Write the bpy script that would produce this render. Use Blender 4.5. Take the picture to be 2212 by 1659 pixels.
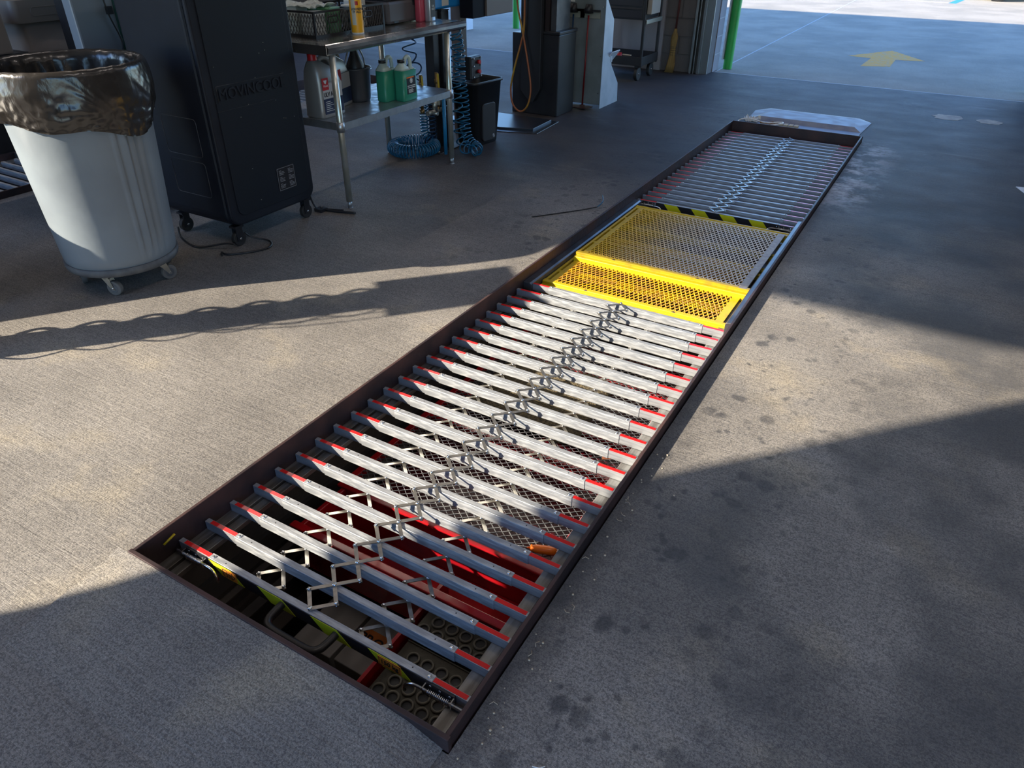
import bpy, bmesh, math, random
from mathutils import Vector, Matrix, noise
random.seed(7)
PI = math.pi
sc = bpy.context.scene
for o in list(bpy.data.objects): bpy.data.objects.remove(o)
COL = sc.collection
F = -0.045                      # floor level; z = 0 is the top of the pit rim; x across the pit, y along it

# ---------------------------------------------------------------- camera
cam_d = bpy.data.cameras.new('camera'); cam = bpy.data.objects.new('camera', cam_d); COL.objects.link(cam)
FPX, W, H = 1545.0, 2212.0, 1659.0
CAMP = Vector((1.696, -0.721, 1.55))
_p, _r, _y = math.radians(33.1), math.radians(-0.35), math.radians(30.176)
_fw = Vector((0, math.cos(_p), -math.sin(_p))); _rt = Vector((1, 0, 0)); _dn = _fw.cross(_rt)
_R = _rt*math.cos(_r) + _dn*math.sin(_r); _D = -_rt*math.sin(_r) + _dn*math.cos(_r)
_rz = Matrix.Rotation(_y, 3, 'Z'); CR, CD, CF = _rz @ _R, _rz @ _D, _rz @ _fw
M = Matrix.Identity(4)
for i in range(3): M[i][0] = CR[i]; M[i][1] = -CD[i]; M[i][2] = -CF[i]; M[i][3] = CAMP[i]
cam.matrix_world = M
cam_d.sensor_fit = 'HORIZONTAL'; cam_d.sensor_width = 36; cam_d.lens = 36*FPX/W; cam_d.clip_start = 0.05; cam_d.clip_end = 300
sc.camera = cam
# ---------------------------------------------------------------- light
SUNH = Vector((0.675, 0.738, 0)).normalized(); TANE = 0.515
sun_dir = Vector((SUNH.x, SUNH.y, -TANE)).normalized()
sl = bpy.data.lights.new('sun', 'SUN'); so = bpy.data.objects.new('sun', sl); COL.objects.link(so)
sl.energy = 8.0; sl.angle = math.radians(0.6); sl.color = (1.0, 0.88, 0.70)
so.rotation_euler = sun_dir.to_track_quat('-Z', 'Y').to_euler(); so.location = (-8, -12, 8)
wd = bpy.data.worlds.new('sky'); sc.world = wd; wd.use_nodes = True
nt = wd.node_tree; sky = nt.nodes.new('ShaderNodeTexSky'); sky.sky_type = 'NISHITA'; sky.sun_disc = False
sky.sun_elevation = math.atan(TANE); sky.sun_rotation = math.radians(220); sky.air_density = 1.4; sky.dust_density = 0.4; sky.ozone_density = 3.0
tint = nt.nodes.new('ShaderNodeMix'); tint.data_type = 'RGBA'; tint.blend_type = 'MULTIPLY'; tint.inputs[0].default_value = 1; tint.inputs[7].default_value = (.62, .84, 1.20, 1)
nt.links.new(sky.outputs[0], tint.inputs[6]); nt.links.new(tint.outputs[2], nt.nodes['Background'].inputs[0]); nt.nodes['Background'].inputs[1].default_value = 0.29
sc.view_settings.view_transform = 'Standard'; sc.view_settings.look = 'None'; sc.view_settings.exposure = 1.0; sc.view_settings.gamma = 1
sc.view_settings.use_curve_mapping = False
try:
    sc.cycles.max_bounces = 10; sc.cycles.diffuse_bounces = 5; sc.cycles.use_denoising = True
except Exception: pass

LAMPW = 7.5                     # each added ceiling fill light, W
# ---------------------------------------------------------------- materials
def mat(name, col, rough=0.5, metal=0.0, bump=0.0, bscale=60, mix=None, mscale=8, mlo=.4, mhi=.6, stretch=None, spec=None, trans=0, ior=1.45, alpha=1, rvar=0, emit=None, detail=6, bdetail=4):
    m = bpy.data.materials.new(name); m.use_nodes = True; n = m.node_tree.nodes; l = m.node_tree.links
    b = n['Principled BSDF']; b.inputs['Base Color'].default_value = (*col, 1); b.inputs['Roughness'].default_value = rough
    b.inputs['Metallic'].default_value = metal
    if spec is not None: b.inputs['Specular IOR Level'].default_value = spec
    if trans: b.inputs['Transmission Weight'].default_value = trans; b.inputs['IOR'].default_value = ior
    if alpha < 1: b.inputs['Alpha'].default_value = alpha
    if bump or mix or rvar:
        tc = n.new('ShaderNodeTexCoord'); mp = n.new('ShaderNodeMapping'); l.new(tc.outputs['Object'], mp.inputs[0])
        if stretch: mp.inputs['Scale'].default_value = stretch
        if mix or rvar:
            t = n.new('ShaderNodeTexNoise'); t.inputs['Scale'].default_value = mscale; t.inputs['Detail'].default_value = detail; l.new(mp.outputs[0], t.inputs[0])
            cr = n.new('ShaderNodeMapRange'); cr.inputs[1].default_value = mlo; cr.inputs[2].default_value = mhi; l.new(t.outputs[0], cr.inputs[0])
            if mix:
                mx = n.new('ShaderNodeMix'); mx.data_type = 'RGBA'; mx.inputs[6].default_value = (*col, 1); mx.inputs[7].default_value = (*mix, 1)
                l.new(cr.outputs[0], mx.inputs[0]); l.new(mx.outputs[2], b.inputs['Base Color'])
            if rvar:
                r2 = n.new('ShaderNodeMapRange'); r2.inputs[3].default_value = rough; r2.inputs[4].default_value = rough+rvar
                l.new(cr.outputs[0], r2.inputs[0]); l.new(r2.outputs[0], b.inputs['Roughness'])
        if bump:
            t2 = n.new('ShaderNodeTexNoise'); t2.inputs['Scale'].default_value = bscale; t2.inputs['Detail'].default_value = bdetail; l.new(mp.outputs[0], t2.inputs[0])
            bp = n.new('ShaderNodeBump'); bp.inputs['Strength'].default_value = bump; bp.inputs['Distance'].default_value = 0.01
            l.new(t2.outputs[0], bp.inputs['Height']); l.new(bp.outputs[0], b.inputs['Normal'])
    return m

def ramp(n, stops):
    r = n.new('ShaderNodeValToRGB'); e = r.color_ramp.elements
    while len(e) < len(stops): e.new(.5)
    for k, (p, c) in enumerate(stops): e[k].position = p; e[k].color = (*c, 1) if len(c) == 3 else c
    return r

def concrete(name, dark, light, tan, rough, streak, wet=0.0, drips=True, zone=False):
    """broom-finished concrete: patches, broom streaks along x, oil drips, worn pale patches"""
    m = bpy.data.materials.new(name); m.use_nodes = True; n = m.node_tree.nodes; l = m.node_tree.links; b = n['Principled BSDF']
    tc = n.new('ShaderNodeTexCoord')
    def nz(scale, detail, sx=(1, 1, 1), rgh=.55):
        mp = n.new('ShaderNodeMapping'); mp.inputs['Scale'].default_value = sx; l.new(tc.outputs['Object'], mp.inputs[0])
        t = n.new('ShaderNodeTexNoise'); t.inputs['Scale'].default_value = scale; t.inputs['Detail'].default_value = detail; t.inputs['Roughness'].default_value = rgh
        l.new(mp.outputs[0], t.inputs[0]); return t.outputs[0]
    def mr(v, a, c, x=0., y=1.):
        r = n.new('ShaderNodeMapRange'); r.inputs[1].default_value = a; r.inputs[2].default_value = c; r.inputs[3].default_value = x; r.inputs[4].default_value = y
        l.new(v, r.inputs[0]); return r.outputs[0]
    def mixc(f, a, c, mode='MIX'):
        x = n.new('ShaderNodeMix'); x.data_type = 'RGBA'; x.blend_type = mode
        for sock, v in ((0, f), (6, a), (7, c)):
            if isinstance(v, (int, float)): x.inputs[sock].default_value = v
            elif isinstance(v, tuple): x.inputs[sock].default_value = (*v, 1)
            else: l.new(v, x.inputs[sock])
        return x.outputs[2]
    def mth(op, a, c):
        x = n.new('ShaderNodeMath'); x.operation = op
        for k, v in ((0, a), (1, c)):
            if isinstance(v, (int, float)): x.inputs[k].default_value = v
            else: l.new(v, x.inputs[k])
        return x.outputs[0]
    c = mixc(mr(nz(1.1, 5), .38, .62), dark, light)
    c = mixc(mr(nz(2.3, 4, (1, 1, 1)), .56, .70, 0, .6), c, tan)
    grain = nz(190, 3, (1, 1, 1), .7); broom = nz(34, 5, (.14, 3.2, 1), .75); g2 = nz(420, 2)
    c = mixc(mr(broom, .3, .7, 0, streak), c, mixc(1.0, c, (.42, .42, .44), 'MULTIPLY'))
    c = mixc(mr(grain, .40, .56, .75, 0), c, mixc(1.0, c, (.30, .30, .33), 'MULTIPLY'))
    c = mixc(mr(g2, .52, .66, 0, .55), c, mixc(1.0, c, (2.1, 2.05, 1.95), 'MULTIPLY'))
    rg = mr(nz(3.1, 4, (.8, 1.3, 1)), .35, .7, rough+.05, rough-.05)
    if drips:
        def spots(scale, lo, hi, keep):
            mp = n.new('ShaderNodeMapping'); l.new(tc.outputs['Object'], mp.inputs[0]); mp.inputs['Location'].default_value = (scale, 3.3, 0)
            ad = n.new('ShaderNodeVectorMath'); ad.operation = 'ADD'
            nn = n.new('ShaderNodeTexNoise'); nn.inputs['Scale'].default_value = 9; l.new(tc.outputs['Object'], nn.inputs[0])
            ms = n.new('ShaderNodeVectorMath'); ms.operation = 'SCALE'; ms.inputs[3].default_value = .07; l.new(nn.outputs[1], ms.inputs[0])
            l.new(mp.outputs[0], ad.inputs[0]); l.new(ms.outputs[0], ad.inputs[1])
            v = n.new('ShaderNodeTexVoronoi'); v.inputs['Scale'].default_value = scale; v.voronoi_dimensions = '2D'; l.new(ad.outputs[0], v.inputs[0])
            s = mr(v.outputs['Distance'], lo, hi, 1, 0)
            return mth('MULTIPLY', s, keep)
        sep = n.new('ShaderNodeSeparateXYZ'); l.new(tc.outputs['Object'], sep.inputs[0])
        near = mth('MULTIPLY', mr(sep.outputs[0], 1.1, 1.25, 0, 1), mr(sep.outputs[0], 1.25, 2.0, 1, 0.05))
        left = mth('MULTIPLY', mr(sep.outputs[0], -.9, -.2, 0, 1), mr(sep.outputs[0], -.05, .3, 1, 0))
        left = mth('MULTIPLY', left, mr(sep.outputs[1], 1.6, 3.0, 0, .9))
        reg = mth('MAXIMUM', near, left)
        reg2 = mth('MULTIPLY', reg, mr(nz(3.3, 3), .50, .56)); reg3 = mth('MULTIPLY', reg, mr(nz(6.1, 3), .52, .56))
        s = mth('MAXIMUM', spots(8, .16, .27, reg2), spots(15, .10, .24, reg3))
        c = mixc(mth('MULTIPLY', s, .72), c, (.028, .028, .032))
        # oily margin right beside the rim
        mg = mth('MULTIPLY', mr(mth('ADD', sep.outputs[0], mth('MULTIPLY', nz(5, 3), .25)), 1.24, 1.36, 1, 0), mr(sep.outputs[0], 1.1, 1.11, 0, 1))
        mg = mth('MULTIPLY', mg, mr(sep.outputs[1], -.3, .2, 0, .75)); mg = mth('MULTIPLY', mg, mr(sep.outputs[1], 1.0, 2.1, 1, .1))
        c = mixc(mg, c, (.035, .035, .038))
        # big dark traffic stain in front of the pit on the right
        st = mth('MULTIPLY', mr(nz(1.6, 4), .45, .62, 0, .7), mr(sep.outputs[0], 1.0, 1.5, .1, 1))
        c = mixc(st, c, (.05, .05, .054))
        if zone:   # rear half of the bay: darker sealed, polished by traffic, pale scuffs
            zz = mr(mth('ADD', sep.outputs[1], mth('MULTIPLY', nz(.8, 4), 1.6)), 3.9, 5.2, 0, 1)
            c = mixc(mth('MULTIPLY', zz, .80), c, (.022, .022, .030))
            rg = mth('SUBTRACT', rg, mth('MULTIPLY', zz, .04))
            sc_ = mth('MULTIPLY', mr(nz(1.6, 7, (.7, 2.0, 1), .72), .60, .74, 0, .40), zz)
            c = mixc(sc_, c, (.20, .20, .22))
            # chalky splash beside the rear end of the rim
            sp = mth('MULTIPLY', mr(sep.outputs[0], 1.10, 1.14, 0, 1), mr(sep.outputs[0], 1.22, 1.48, 1, 0))
            sp = mth('MULTIPLY', sp, mth('MULTIPLY', mr(sep.outputs[1], 4.1, 4.7, 0, 1), mr(sep.outputs[1], 5.9, 6.4, 1, 0)))
            sp = mth('MULTIPLY', sp, mr(nz(6, 6, (1, 1, 1), .7), .45, .6, 0, .9))
            c = mixc(sp, c, (.42, .44, .50))
    l.new(c, b.inputs['Base Color']); l.new(rg, b.inputs['Roughness'])
    hh = mth('ADD', mth('MULTIPLY', grain, .5), mth('MULTIPLY', broom, .9))
    bp = n.new('ShaderNodeBump'); bp.inputs['Strength'].default_value = .6; bp.inputs['Distance'].default_value = .006; b.inputs['Specular IOR Level'].default_value = .32 if zone else .22; l.new(hh, bp.inputs['Height']); l.new(bp.outputs[0], b.inputs['Normal'])
    return m

MT = {}
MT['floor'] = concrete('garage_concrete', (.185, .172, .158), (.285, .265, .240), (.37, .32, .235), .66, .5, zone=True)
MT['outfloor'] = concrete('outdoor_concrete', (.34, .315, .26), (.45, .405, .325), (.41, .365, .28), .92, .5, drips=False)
MT['alu'] = mat('mill_aluminium', (.31, .325, .345), .42, .50, bump=.08, bscale=220, mix=(.45, .465, .48), mscale=60, mlo=.45, mhi=.62, rvar=.14, stretch=(.25, 1.6, 1.6))
MT['alu_in'] = mat('brushed_aluminium_end', (.30, .315, .34), .36, .6, bump=.08, bscale=160, mix=(.42, .43, .45), mscale=30, stretch=(.2, 2, 2), rvar=.1)
MT['link'] = mat('nickel_link_steel', (.50, .47, .42), .38, .95, mix=(.40, .38, .34), mscale=50)
MT['bolt'] = mat('zinc_bolt', (.72, .72, .72), .22, 1.0)
MT['red_tape'] = mat('red_reflective_tape', (.62, .012, .012), .24, 0, spec=.8)
MT['red'] = mat('red_enamel_steel', (.34, .006, .010), .20, 0, mix=(.20, .004, .008), mscale=5, spec=.7)
MT['rim'] = mat('dark_oiled_steel', (.044, .030, .032), .50, .5, bump=.18, bscale=40, mix=(.10, .052, .046), mscale=5, mlo=.42, mhi=.7, rvar=.15)
MT['rail'] = mat('dark_steel_rail', (.09, .095, .11), .34, .8, mix=(.15, .15, .16), mscale=9)
MT['ledge'] = mat('dull_aluminium_rail', (.30, .30, .29), .42, .8, mix=(.16, .15, .14), mscale=14, stretch=(3, .3, 1))
MT['pitwall'] = mat('pit_wall_paint', (.028, .024, .024), .7, 0, mix=(.055, .045, .038), mscale=4, bump=.2)
MT['pitfloor'] = mat('oily_pit_floor', (.075, .062, .045), .8, 0, mix=(.13, .11, .075), mscale=7, bump=.4)
MT['grit'] = mat('oil_soaked_absorbent', (.14, .11, .06), .95, 0, mix=(.05, .04, .025), mscale=90, mlo=.4, mhi=.6, bump=1.0, bscale=140)
MT['black'] = mat('black_plastic', (.014, .014, .016), .42, 0, bump=.05, bscale=300, spec=.5)
MT['blackm'] = mat('black_painted_steel', (.018, .019, .024), .36, .2, bump=.04, mix=(.028, .029, .034), mscale=5)
MT['navy'] = mat('black_moulded_housing', (.005, .007, .013), .52, 0, bump=.10, bscale=500, spec=.32, mix=(.009, .012, .020), mscale=4)
MT['rubber'] = mat('grey_rubber', (.13, .125, .12), .7, 0)
MT['tyre'] = mat('black_rubber', (.02, .02, .021), .6, 0)
MT['zinc'] = mat('zinc_bracket', (.50, .50, .45), .35, .9)
MT['galv'] = mat('galvanised_steel', (.52, .55, .58), .36, .9, mix=(.42, .45, .48), mscale=22, rvar=.12)
MT['galv2'] = mat('dull_galvanised_sheet', (.25, .28, .28), .50, .5, mix=(.30, .33, .34), mscale=6)
MT['stainless'] = mat('stainless_steel', (.55, .53, .50), .16, .95, rvar=.12, mscale=6)
MT['leg'] = mat('galvanised_table_leg', (.66, .69, .66), .30, .8, mix=(.60, .61, .52), mscale=10)
MT['canbody'] = mat('grey_trash_can_plastic', (.185, .215, .245), .42, 0, bump=.06, bscale=30, mix=(.21, .245, .275), mscale=4, spec=.5)
MT['cangrime'] = mat('grimy_dolly_plastic', (.075, .08, .088), .6, 0, mix=(.12, .125, .13), mscale=14)
MT['bag'] = mat('black_film_bag', (.022, .019, .017), .24, 0, bump=.4, bscale=20, spec=.8, bdetail=4, stretch=(1, 1, .55))
MT['tote'] = mat('taupe_plastic', (.150, .132, .122), .5, 0, bump=.05)
MT['white'] = mat('white_plastic', (.75, .75, .73), .45)
MT['offwhite'] = mat('off_white_sheet', (.62, .68, .76), .5)
MT['green'] = mat('green_paint', (.035, .40, .065), .45, 0, mix=(.03, .34, .055), mscale=4)
MT['dkgreen'] = mat('dark_green_plastic', (.012, .06, .045), .4)
MT['jug'] = mat('translucent_green_coolant', (.030, .25, .155), .28, 0, spec=.5)
MT['jug_top'] = mat('clear_jug_plastic', (.48, .56, .50), .35, 0)
MT['silver'] = mat('silver_plastic_bottle', (.30, .30, .295), .34, .45)
MT['silver2'] = mat('bright_silver_bottle', (.50, .53, .56), .28, .6)
MT['redcap'] = mat('red_plastic', (.42, .010, .015), .35)
MT['pink'] = mat('pink_fluid_bottle', (.50, .07, .11), .3, 0)
MT['orange'] = mat('orange_label', (.85, .42, .02), .32, 0)
MT['orangeplastic'] = mat('bright_orange_plastic', (1.0, .20, .01), .32)
MT['yellow'] = mat('yellow_enamel_steel', (.50, .345, .003), .42, 0, bump=.12, bscale=60, mix=(.38, .25, .012), mscale=26, mlo=.52, mhi=.70)
MT['yellowb'] = mat('yellow_vinyl', (.66, .60, .01), .4)
MT['limeb'] = mat('lime_yellow_vinyl', (.58, .62, .02), .4)
MT['blackv'] = mat('black_vinyl', (.013, .013, .017), .4)
MT['orangev'] = mat('orange_sticker', (.78, .25, .03), .45)
MT['blue'] = mat('blue_painted_steel', (.02, .26, .66), .3)
MT['bluepole'] = mat('light_blue_rod', (.02, .22, .44), .35)
MT['hose'] = mat('teal_blue_hose', (.010, .11, .22), .25, 0, spec=.6)
MT['hosed'] = mat('dark_blue_hose', (.005, .035, .09), .25, 0, spec=.6)
MT['yhose'] = mat('yellow_air_hose', (.42, .27, .02), .42, 0, mix=(.32, .10, .035), mscale=2.0, mlo=.45, mhi=.55)
MT['brass'] = mat('brass_fitting', (.35, .24, .11), .38, .85)
MT['brownpost'] = mat('taupe_painted_post', (.115, .095, .090), .5)
MT['wood'] = mat('reddish_wood_handle', (.13, .045, .04), .5)
MT['straw'] = mat('broom_straw', (.40, .26, .09), .8, 0, bump=.8, bscale=30, stretch=(14, 14, .6), mix=(.26, .16, .05), mscale=6)
MT['block'] = mat('painted_block_wall', (.120, .110, .110), .75, 0, bump=.25, bscale=50)
MT['blocklt'] = mat('light_painted_block_wall', (.27, .27, .30), .75, 0, bump=.2, bscale=50)
MT['ceiling'] = mat('ceiling_paint', (.62, .62, .60), .9)
MT['mortar'] = mat('mortar_line', (.42, .42, .44), .8)
MT['red_rod'] = mat('dark_red_rod', (.16, .008, .012), .3)
MT['paintarrow'] = mat('worn_yellow_road_paint', (.66, .30, .03), .8, 0, mix=(.48, .30, .14), mscale=26, mlo=.45, mhi=.65, bump=.4, bscale=190)
MT['bluepaint'] = mat('blue_road_paint', (.01, .20, .58), .7)
MT['whitepaint'] = mat('faded_white_road_paint', (.62, .58, .52), .8)
MT['card'] = mat('brown_cardboard', (.16, .115, .07), .8)
MT['cardw'] = mat('printed_white_carton', (.26, .25, .24), .6)
MT['labelor'] = mat('orange_carton_label', (.42, .12, .02), .6)
MT['ltan'] = mat('pale_leaf_litter', (.50, .40, .28), .8)
MT['patch'] = mat('pale_floor_filler', (.42, .41, .36), .8, 0, bump=.5, bscale=60, mix=(.30, .30, .28), mscale=14)
MT['paper'] = mat('white_paper', (.62, .64, .62), .6)
MT['greenpack'] = mat('green_packet', (.10, .26, .12), .4)
MT['film'] = mat('clear_cellophane', (.50, .54, .50), .2, 0)
MT['drain'] = mat('scuffed_stainless_pan', (.22, .23, .27), .50, .5, mix=(.30, .31, .34), mscale=10, rvar=.15, bump=.05)

def worn_yellow(name, x0, x1):
    """yellow paint worn to bare grey where feet land: a stain with a shape of its own across the panel"""
    m = bpy.data.materials.new(name); m.use_nodes = True; n = m.node_tree.nodes; l = m.node_tree.links; b = n['Principled BSDF']
    tc = n.new('ShaderNodeTexCoord'); sp = n.new('ShaderNodeSeparateXYZ'); l.new(tc.outputs['Object'], sp.inputs[0])
    t = n.new('ShaderNodeTexNoise'); t.inputs['Scale'].default_value = 7; t.inputs['Detail'].default_value = 6; l.new(tc.outputs['Object'], t.inputs[0])
    a = n.new('ShaderNodeMath'); a.operation = 'MULTIPLY_ADD'; l.new(t.outputs[0], a.inputs[0]); a.inputs[1].default_value = .35; l.new(sp.outputs[0], a.inputs[2])
    r = n.new('ShaderNodeMapRange'); r.inputs[1].default_value = x0; r.inputs[2].default_value = x1; l.new(a.outputs[0], r.inputs[0])
    mx = n.new('ShaderNodeMix'); mx.data_type = 'RGBA'; mx.inputs[6].default_value = (.74, .48, .04, 1); mx.inputs[7].default_value = (.66, .60, .52, 1)
    l.new(r.outputs[0], mx.inputs[0]); l.new(mx.outputs[2], b.inputs['Base Color']); b.inputs['Roughness'].default_value = .45
    return m
MT['yworn'] = worn_yellow('worn_yellow_mesh', .35, .85)
MT['ymesh'] = mat('yellow_mesh', (.78, .46, .02), .42, 0, mix=(.55, .30, .05), mscale=18)
MT['mesh'] = mat('silver_expanded_metal', (.46, .46, .47), .35, .9)

# ---------------------------------------------------------------- mesh builder
class MB:
    def __init__(s): s.v = []; s.f = []; s.m = []; s.sm = []
    def add(s, vs, fs, mi=0, smooth=False):
        k = len(s.v); s.v += [tuple(v) for v in vs]; s.f += [tuple(i+k for i in f) for f in fs]; s.m += [mi]*len(fs); s.sm += [smooth]*len(fs); return s
    def box(s, x0, x1, y0, y1, z0, z1, mi=0, mx=None):
        vs = [Vector((x, y, z)) for z in (z0, z1) for y in (y0, y1) for x in (x0, x1)]
        if mx is not None: vs = [mx @ v for v in vs]
        return s.add(vs, [(0, 2, 3, 1), (4, 5, 7, 6), (0, 1, 5, 4), (1, 3, 7, 5), (3, 2, 6, 7), (2, 0, 4, 6)], mi)
    def bar(s, a, b, w, h, mi=0, up=(0, 0, 1)):
        a, b = Vector(a), Vector(b); d = (b-a).normalized(); u = Vector(up); side = d.cross(u)
        if side.length < 1e-4: side = d.cross(Vector((1, 0, 0)))
        side.normalize(); u = side.cross(d).normalized(); vs = []
        for p in (a, b):
            for i, j in ((-1, -1), (1, -1), (1, 1), (-1, 1)): vs.append(p + side*i*w/2 + u*j*h/2)
        return s.add(vs, [(0, 1, 2, 3), (7, 6, 5, 4), (0, 4, 5, 1), (1, 5, 6, 2), (2, 6, 7, 3), (3, 7, 4, 0)], mi)
    def cyl(s, a, b, r0, r1=None, n=16, mi=0, cap=True):
        if r1 is None: r1 = r0
        a, b = Vector(a), Vector(b); d = (b-a).normalized(); u = d.orthogonal().normalized(); w = d.cross(u)
        vs = [p + (u*math.cos(2*PI*i/n) + w*math.sin(2*PI*i/n))*r for p, r in ((a, r0), (b, r1)) for i in range(n)]
        s.add(vs, [(i, (i+1) % n, n+(i+1) % n, n+i) for i in range(n)], mi, True)
        if cap: k = len(s.v)-2*n; s.f += [tuple(k+n-1-i for i in range(n)), tuple(k+n+i for i in range(n))]; s.m += [mi]*2; s.sm += [False]*2
        return s
    def tube(s, pts, r, n=8, mi=0, closed=False):
        pts = [Vector(p) for p in pts]; N = len(pts); rings = []; pu = None
        for i in range(N):
            if closed: d = (pts[(i+1) % N]-pts[i-1]).normalized()
            else: d = (pts[min(i+1, N-1)]-pts[max(i-1, 0)]).normalized()
            u = d.orthogonal().normalized() if pu is None else (pu - d*pu.dot(d))
            if u.length < 1e-6: u = d.orthogonal()
            u.normalize(); pu = u; w = d.cross(u); rr = r[i] if isinstance(r, (list, tuple)) else r
            rings.append([pts[i] + (u*math.cos(2*PI*j/n)+w*math.sin(2*PI*j/n))*rr for j in range(n)])
        vs = [v for q in rings for v in q]; fs = []
        for i in range(N if closed else N-1):
            a, b = i*n, ((i+1) % N)*n
            fs += [(a+j, a+(j+1) % n, b+(j+1) % n, b+j) for j in range(n)]
        s.add(vs, fs, mi, True)
        if not closed:
            k = len(s.v)-N*n; s.f += [tuple(k+n-1-i for i in range(n)), tuple(k+(N-1)*n+i for i in range(n))]; s.m += [mi]*2; s.sm += [False]*2
        return s
    def lathe(s, prof, c=(0, 0, 0), n=32, mi=0, smooth=True):
        c = Vector(c); vs = [c + Vector((r*math.cos(2*PI*i/n), r*math.sin(2*PI*i/n), z)) for r, z in prof for i in range(n)]
        fs = [(k*n+i, k*n+(i+1) % n, (k+1)*n+(i+1) % n, (k+1)*n+i) for k in range(len(prof)-1) for i in range(n)]
        return s.add(vs, fs, mi, smooth)
    def prism(s, poly, ax, a, b, mi=0, smooth=False):
        """polygon in the two axes other than ax, extruded from a to b along ax"""
        def P(p, t): q = list(p); q.insert(ax, t); return q
        n = len(poly); vs = [P(p, a) for p in poly] + [P(p, b) for p in poly]
        s.add(vs, [(i, (i+1) % n, n+(i+1) % n, n+i) for i in range(n)], mi, smooth)
        k = len(s.v)-2*n; s.f += [tuple(k+n-1-i for i in range(n)), tuple(k+n+i for i in range(n))]; s.m += [mi]*2; s.sm += [False]*2
        return s
    def loft(s, secs, mi=0, n=5, smooth=True, cap=True):
        """secs: (z, cx, cy, wx, wy, corner) rounded rectangles stacked"""
        rings = []
        for z, cx, cy, wx, wy, cr in secs:
            cr = min(cr, wx/2-1e-4, wy/2-1e-4); ring = []
            for q, (sx, sy) in enumerate(((1, 1), (-1, 1), (-1, -1), (1, -1))):
                for k in range(n):
                    a = q*PI/2 + k/(n-1)*PI/2
                    ring.append((cx+sx*(wx/2-cr)+cr*math.cos(a), cy+sy*(wy/2-cr)+cr*math.sin(a), z))
            rings.append(ring)
        R = 4*n; vs = [v for r in rings for v in r]
        fs = [(k*R+i, k*R+(i+1) % R, (k+1)*R+(i+1) % R, (k+1)*R+i) for k in range(len(rings)-1) for i in range(R)]
        s.add(vs, fs, mi, smooth)
        if cap: k = len(s.v)-len(vs); s.f += [tuple(k+R-1-i for i in range(R)), tuple(k+(len(rings)-1)*R+i for i in range(R))]; s.m += [mi]*2; s.sm += [False]*2
        return s
    def xf(s, mx):
        s.v = [tuple(mx @ Vector(v)) for v in s.v]; return s
    def mesh(s, name, mats):
        me = bpy.data.meshes.new(name); me.from_pydata(s.v, [], s.f)
        for m in (mats if isinstance(mats, (list, tuple)) else [mats]): me.materials.append(MT[m] if isinstance(m, str) else m)
        me.polygons.foreach_set('material_index', s.m); me.polygons.foreach_set('use_smooth', s.sm)
        bm = bmesh.new(); bm.from_mesh(me); bmesh.ops.recalc_face_normals(bm, faces=bm.faces); bm.to_mesh(me); bm.free()
        me.update(); return me
def props(o, label=None, cat=None, group=None, kind=None):
    if label: o['label'] = label
    if cat: o['category'] = cat
    if group: o['group'] = group
    if kind: o['kind'] = kind
    return o
def build(name, mb, mats, parent=None, label=None, cat=None, group=None, kind=None, bevel=0, loc=None, seg=2):
    o = bpy.data.objects.new(name, mb.mesh(name, mats) if isinstance(mb, MB) else mb); COL.objects.link(o)
    if parent: o.parent = parent
    if loc: o.location = loc
    if bevel:
        b = o.modifiers.new('bevel', 'BEVEL'); b.width = bevel; b.segments = seg; b.limit_method = 'ANGLE'; b.angle_limit = math.radians(40)
    return props(o, label, cat, group, kind)
def thing(name, label, cat, loc=(0, 0, 0), rz=0, group=None):
    o = bpy.data.objects.new(name, None); COL.objects.link(o); o.location = loc; o.rotation_euler = (0, 0, rz); o.empty_display_size = .1
    return props(o, label, cat, group)
def struct(name, mb, mats, **k): return build(name, mb, mats, kind='structure', **k)
def dup(o, parent=None, depth=9):
    c = o.copy(); COL.objects.link(c)
    if parent: c.parent = parent
    if depth > 0:
        for ch in list(o.children): dup(ch, c, depth-1)
    return c
def text(name, s, size, m, mx, parent=None, extrude=.0006, bevel=0, align='CENTER', sx=1, bold=0):
    """lettering as a mesh; mx maps the text plane (x right, y up, z out) into its parent's space"""
    cu = bpy.data.curves.new(name, 'FONT'); cu.body = s; cu.size = size; cu.extrude = extrude; cu.bevel_depth = bevel; cu.align_x = align; cu.align_y = 'CENTER'; cu.resolution_u = 3
    cu.offset = bold
    t = bpy.data.objects.new('tmp', cu); COL.objects.link(t); dg = bpy.context.evaluated_depsgraph_get(); me = bpy.data.meshes.new_from_object(t.evaluated_get(dg))
    bpy.data.objects.remove(t); me.transform(mx @ Matrix.Diagonal((sx, 1, 1, 1))); me.name = name; me.materials.clear(); me.materials.append(MT[m])
    return build(name, me, m, parent)
def frame(o, x, y, z=None):
    """matrix from origin and axis vectors"""
    x, y = Vector(x).normalized(), Vector(y).normalized(); z = x.cross(y)
    m = Matrix.Identity(4)
    for i in range(3): m[i][0] = x[i]; m[i][1] = y[i]; m[i][2] = z[i]; m[i][3] = o[i]
    return m
def rrect(x0, x1, y0, y1, r, n=4):
    p = []
    for q, (cx, cy) in enumerate(((x1-r, y1-r), (x0+r, y1-r), (x0+r, y0+r), (x1-r, y0+r))):
        for k in range(n+1): a = q*PI/2+k/n*PI/2; p.append((cx+r*math.cos(a), cy+r*math.sin(a)))
    return p
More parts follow.
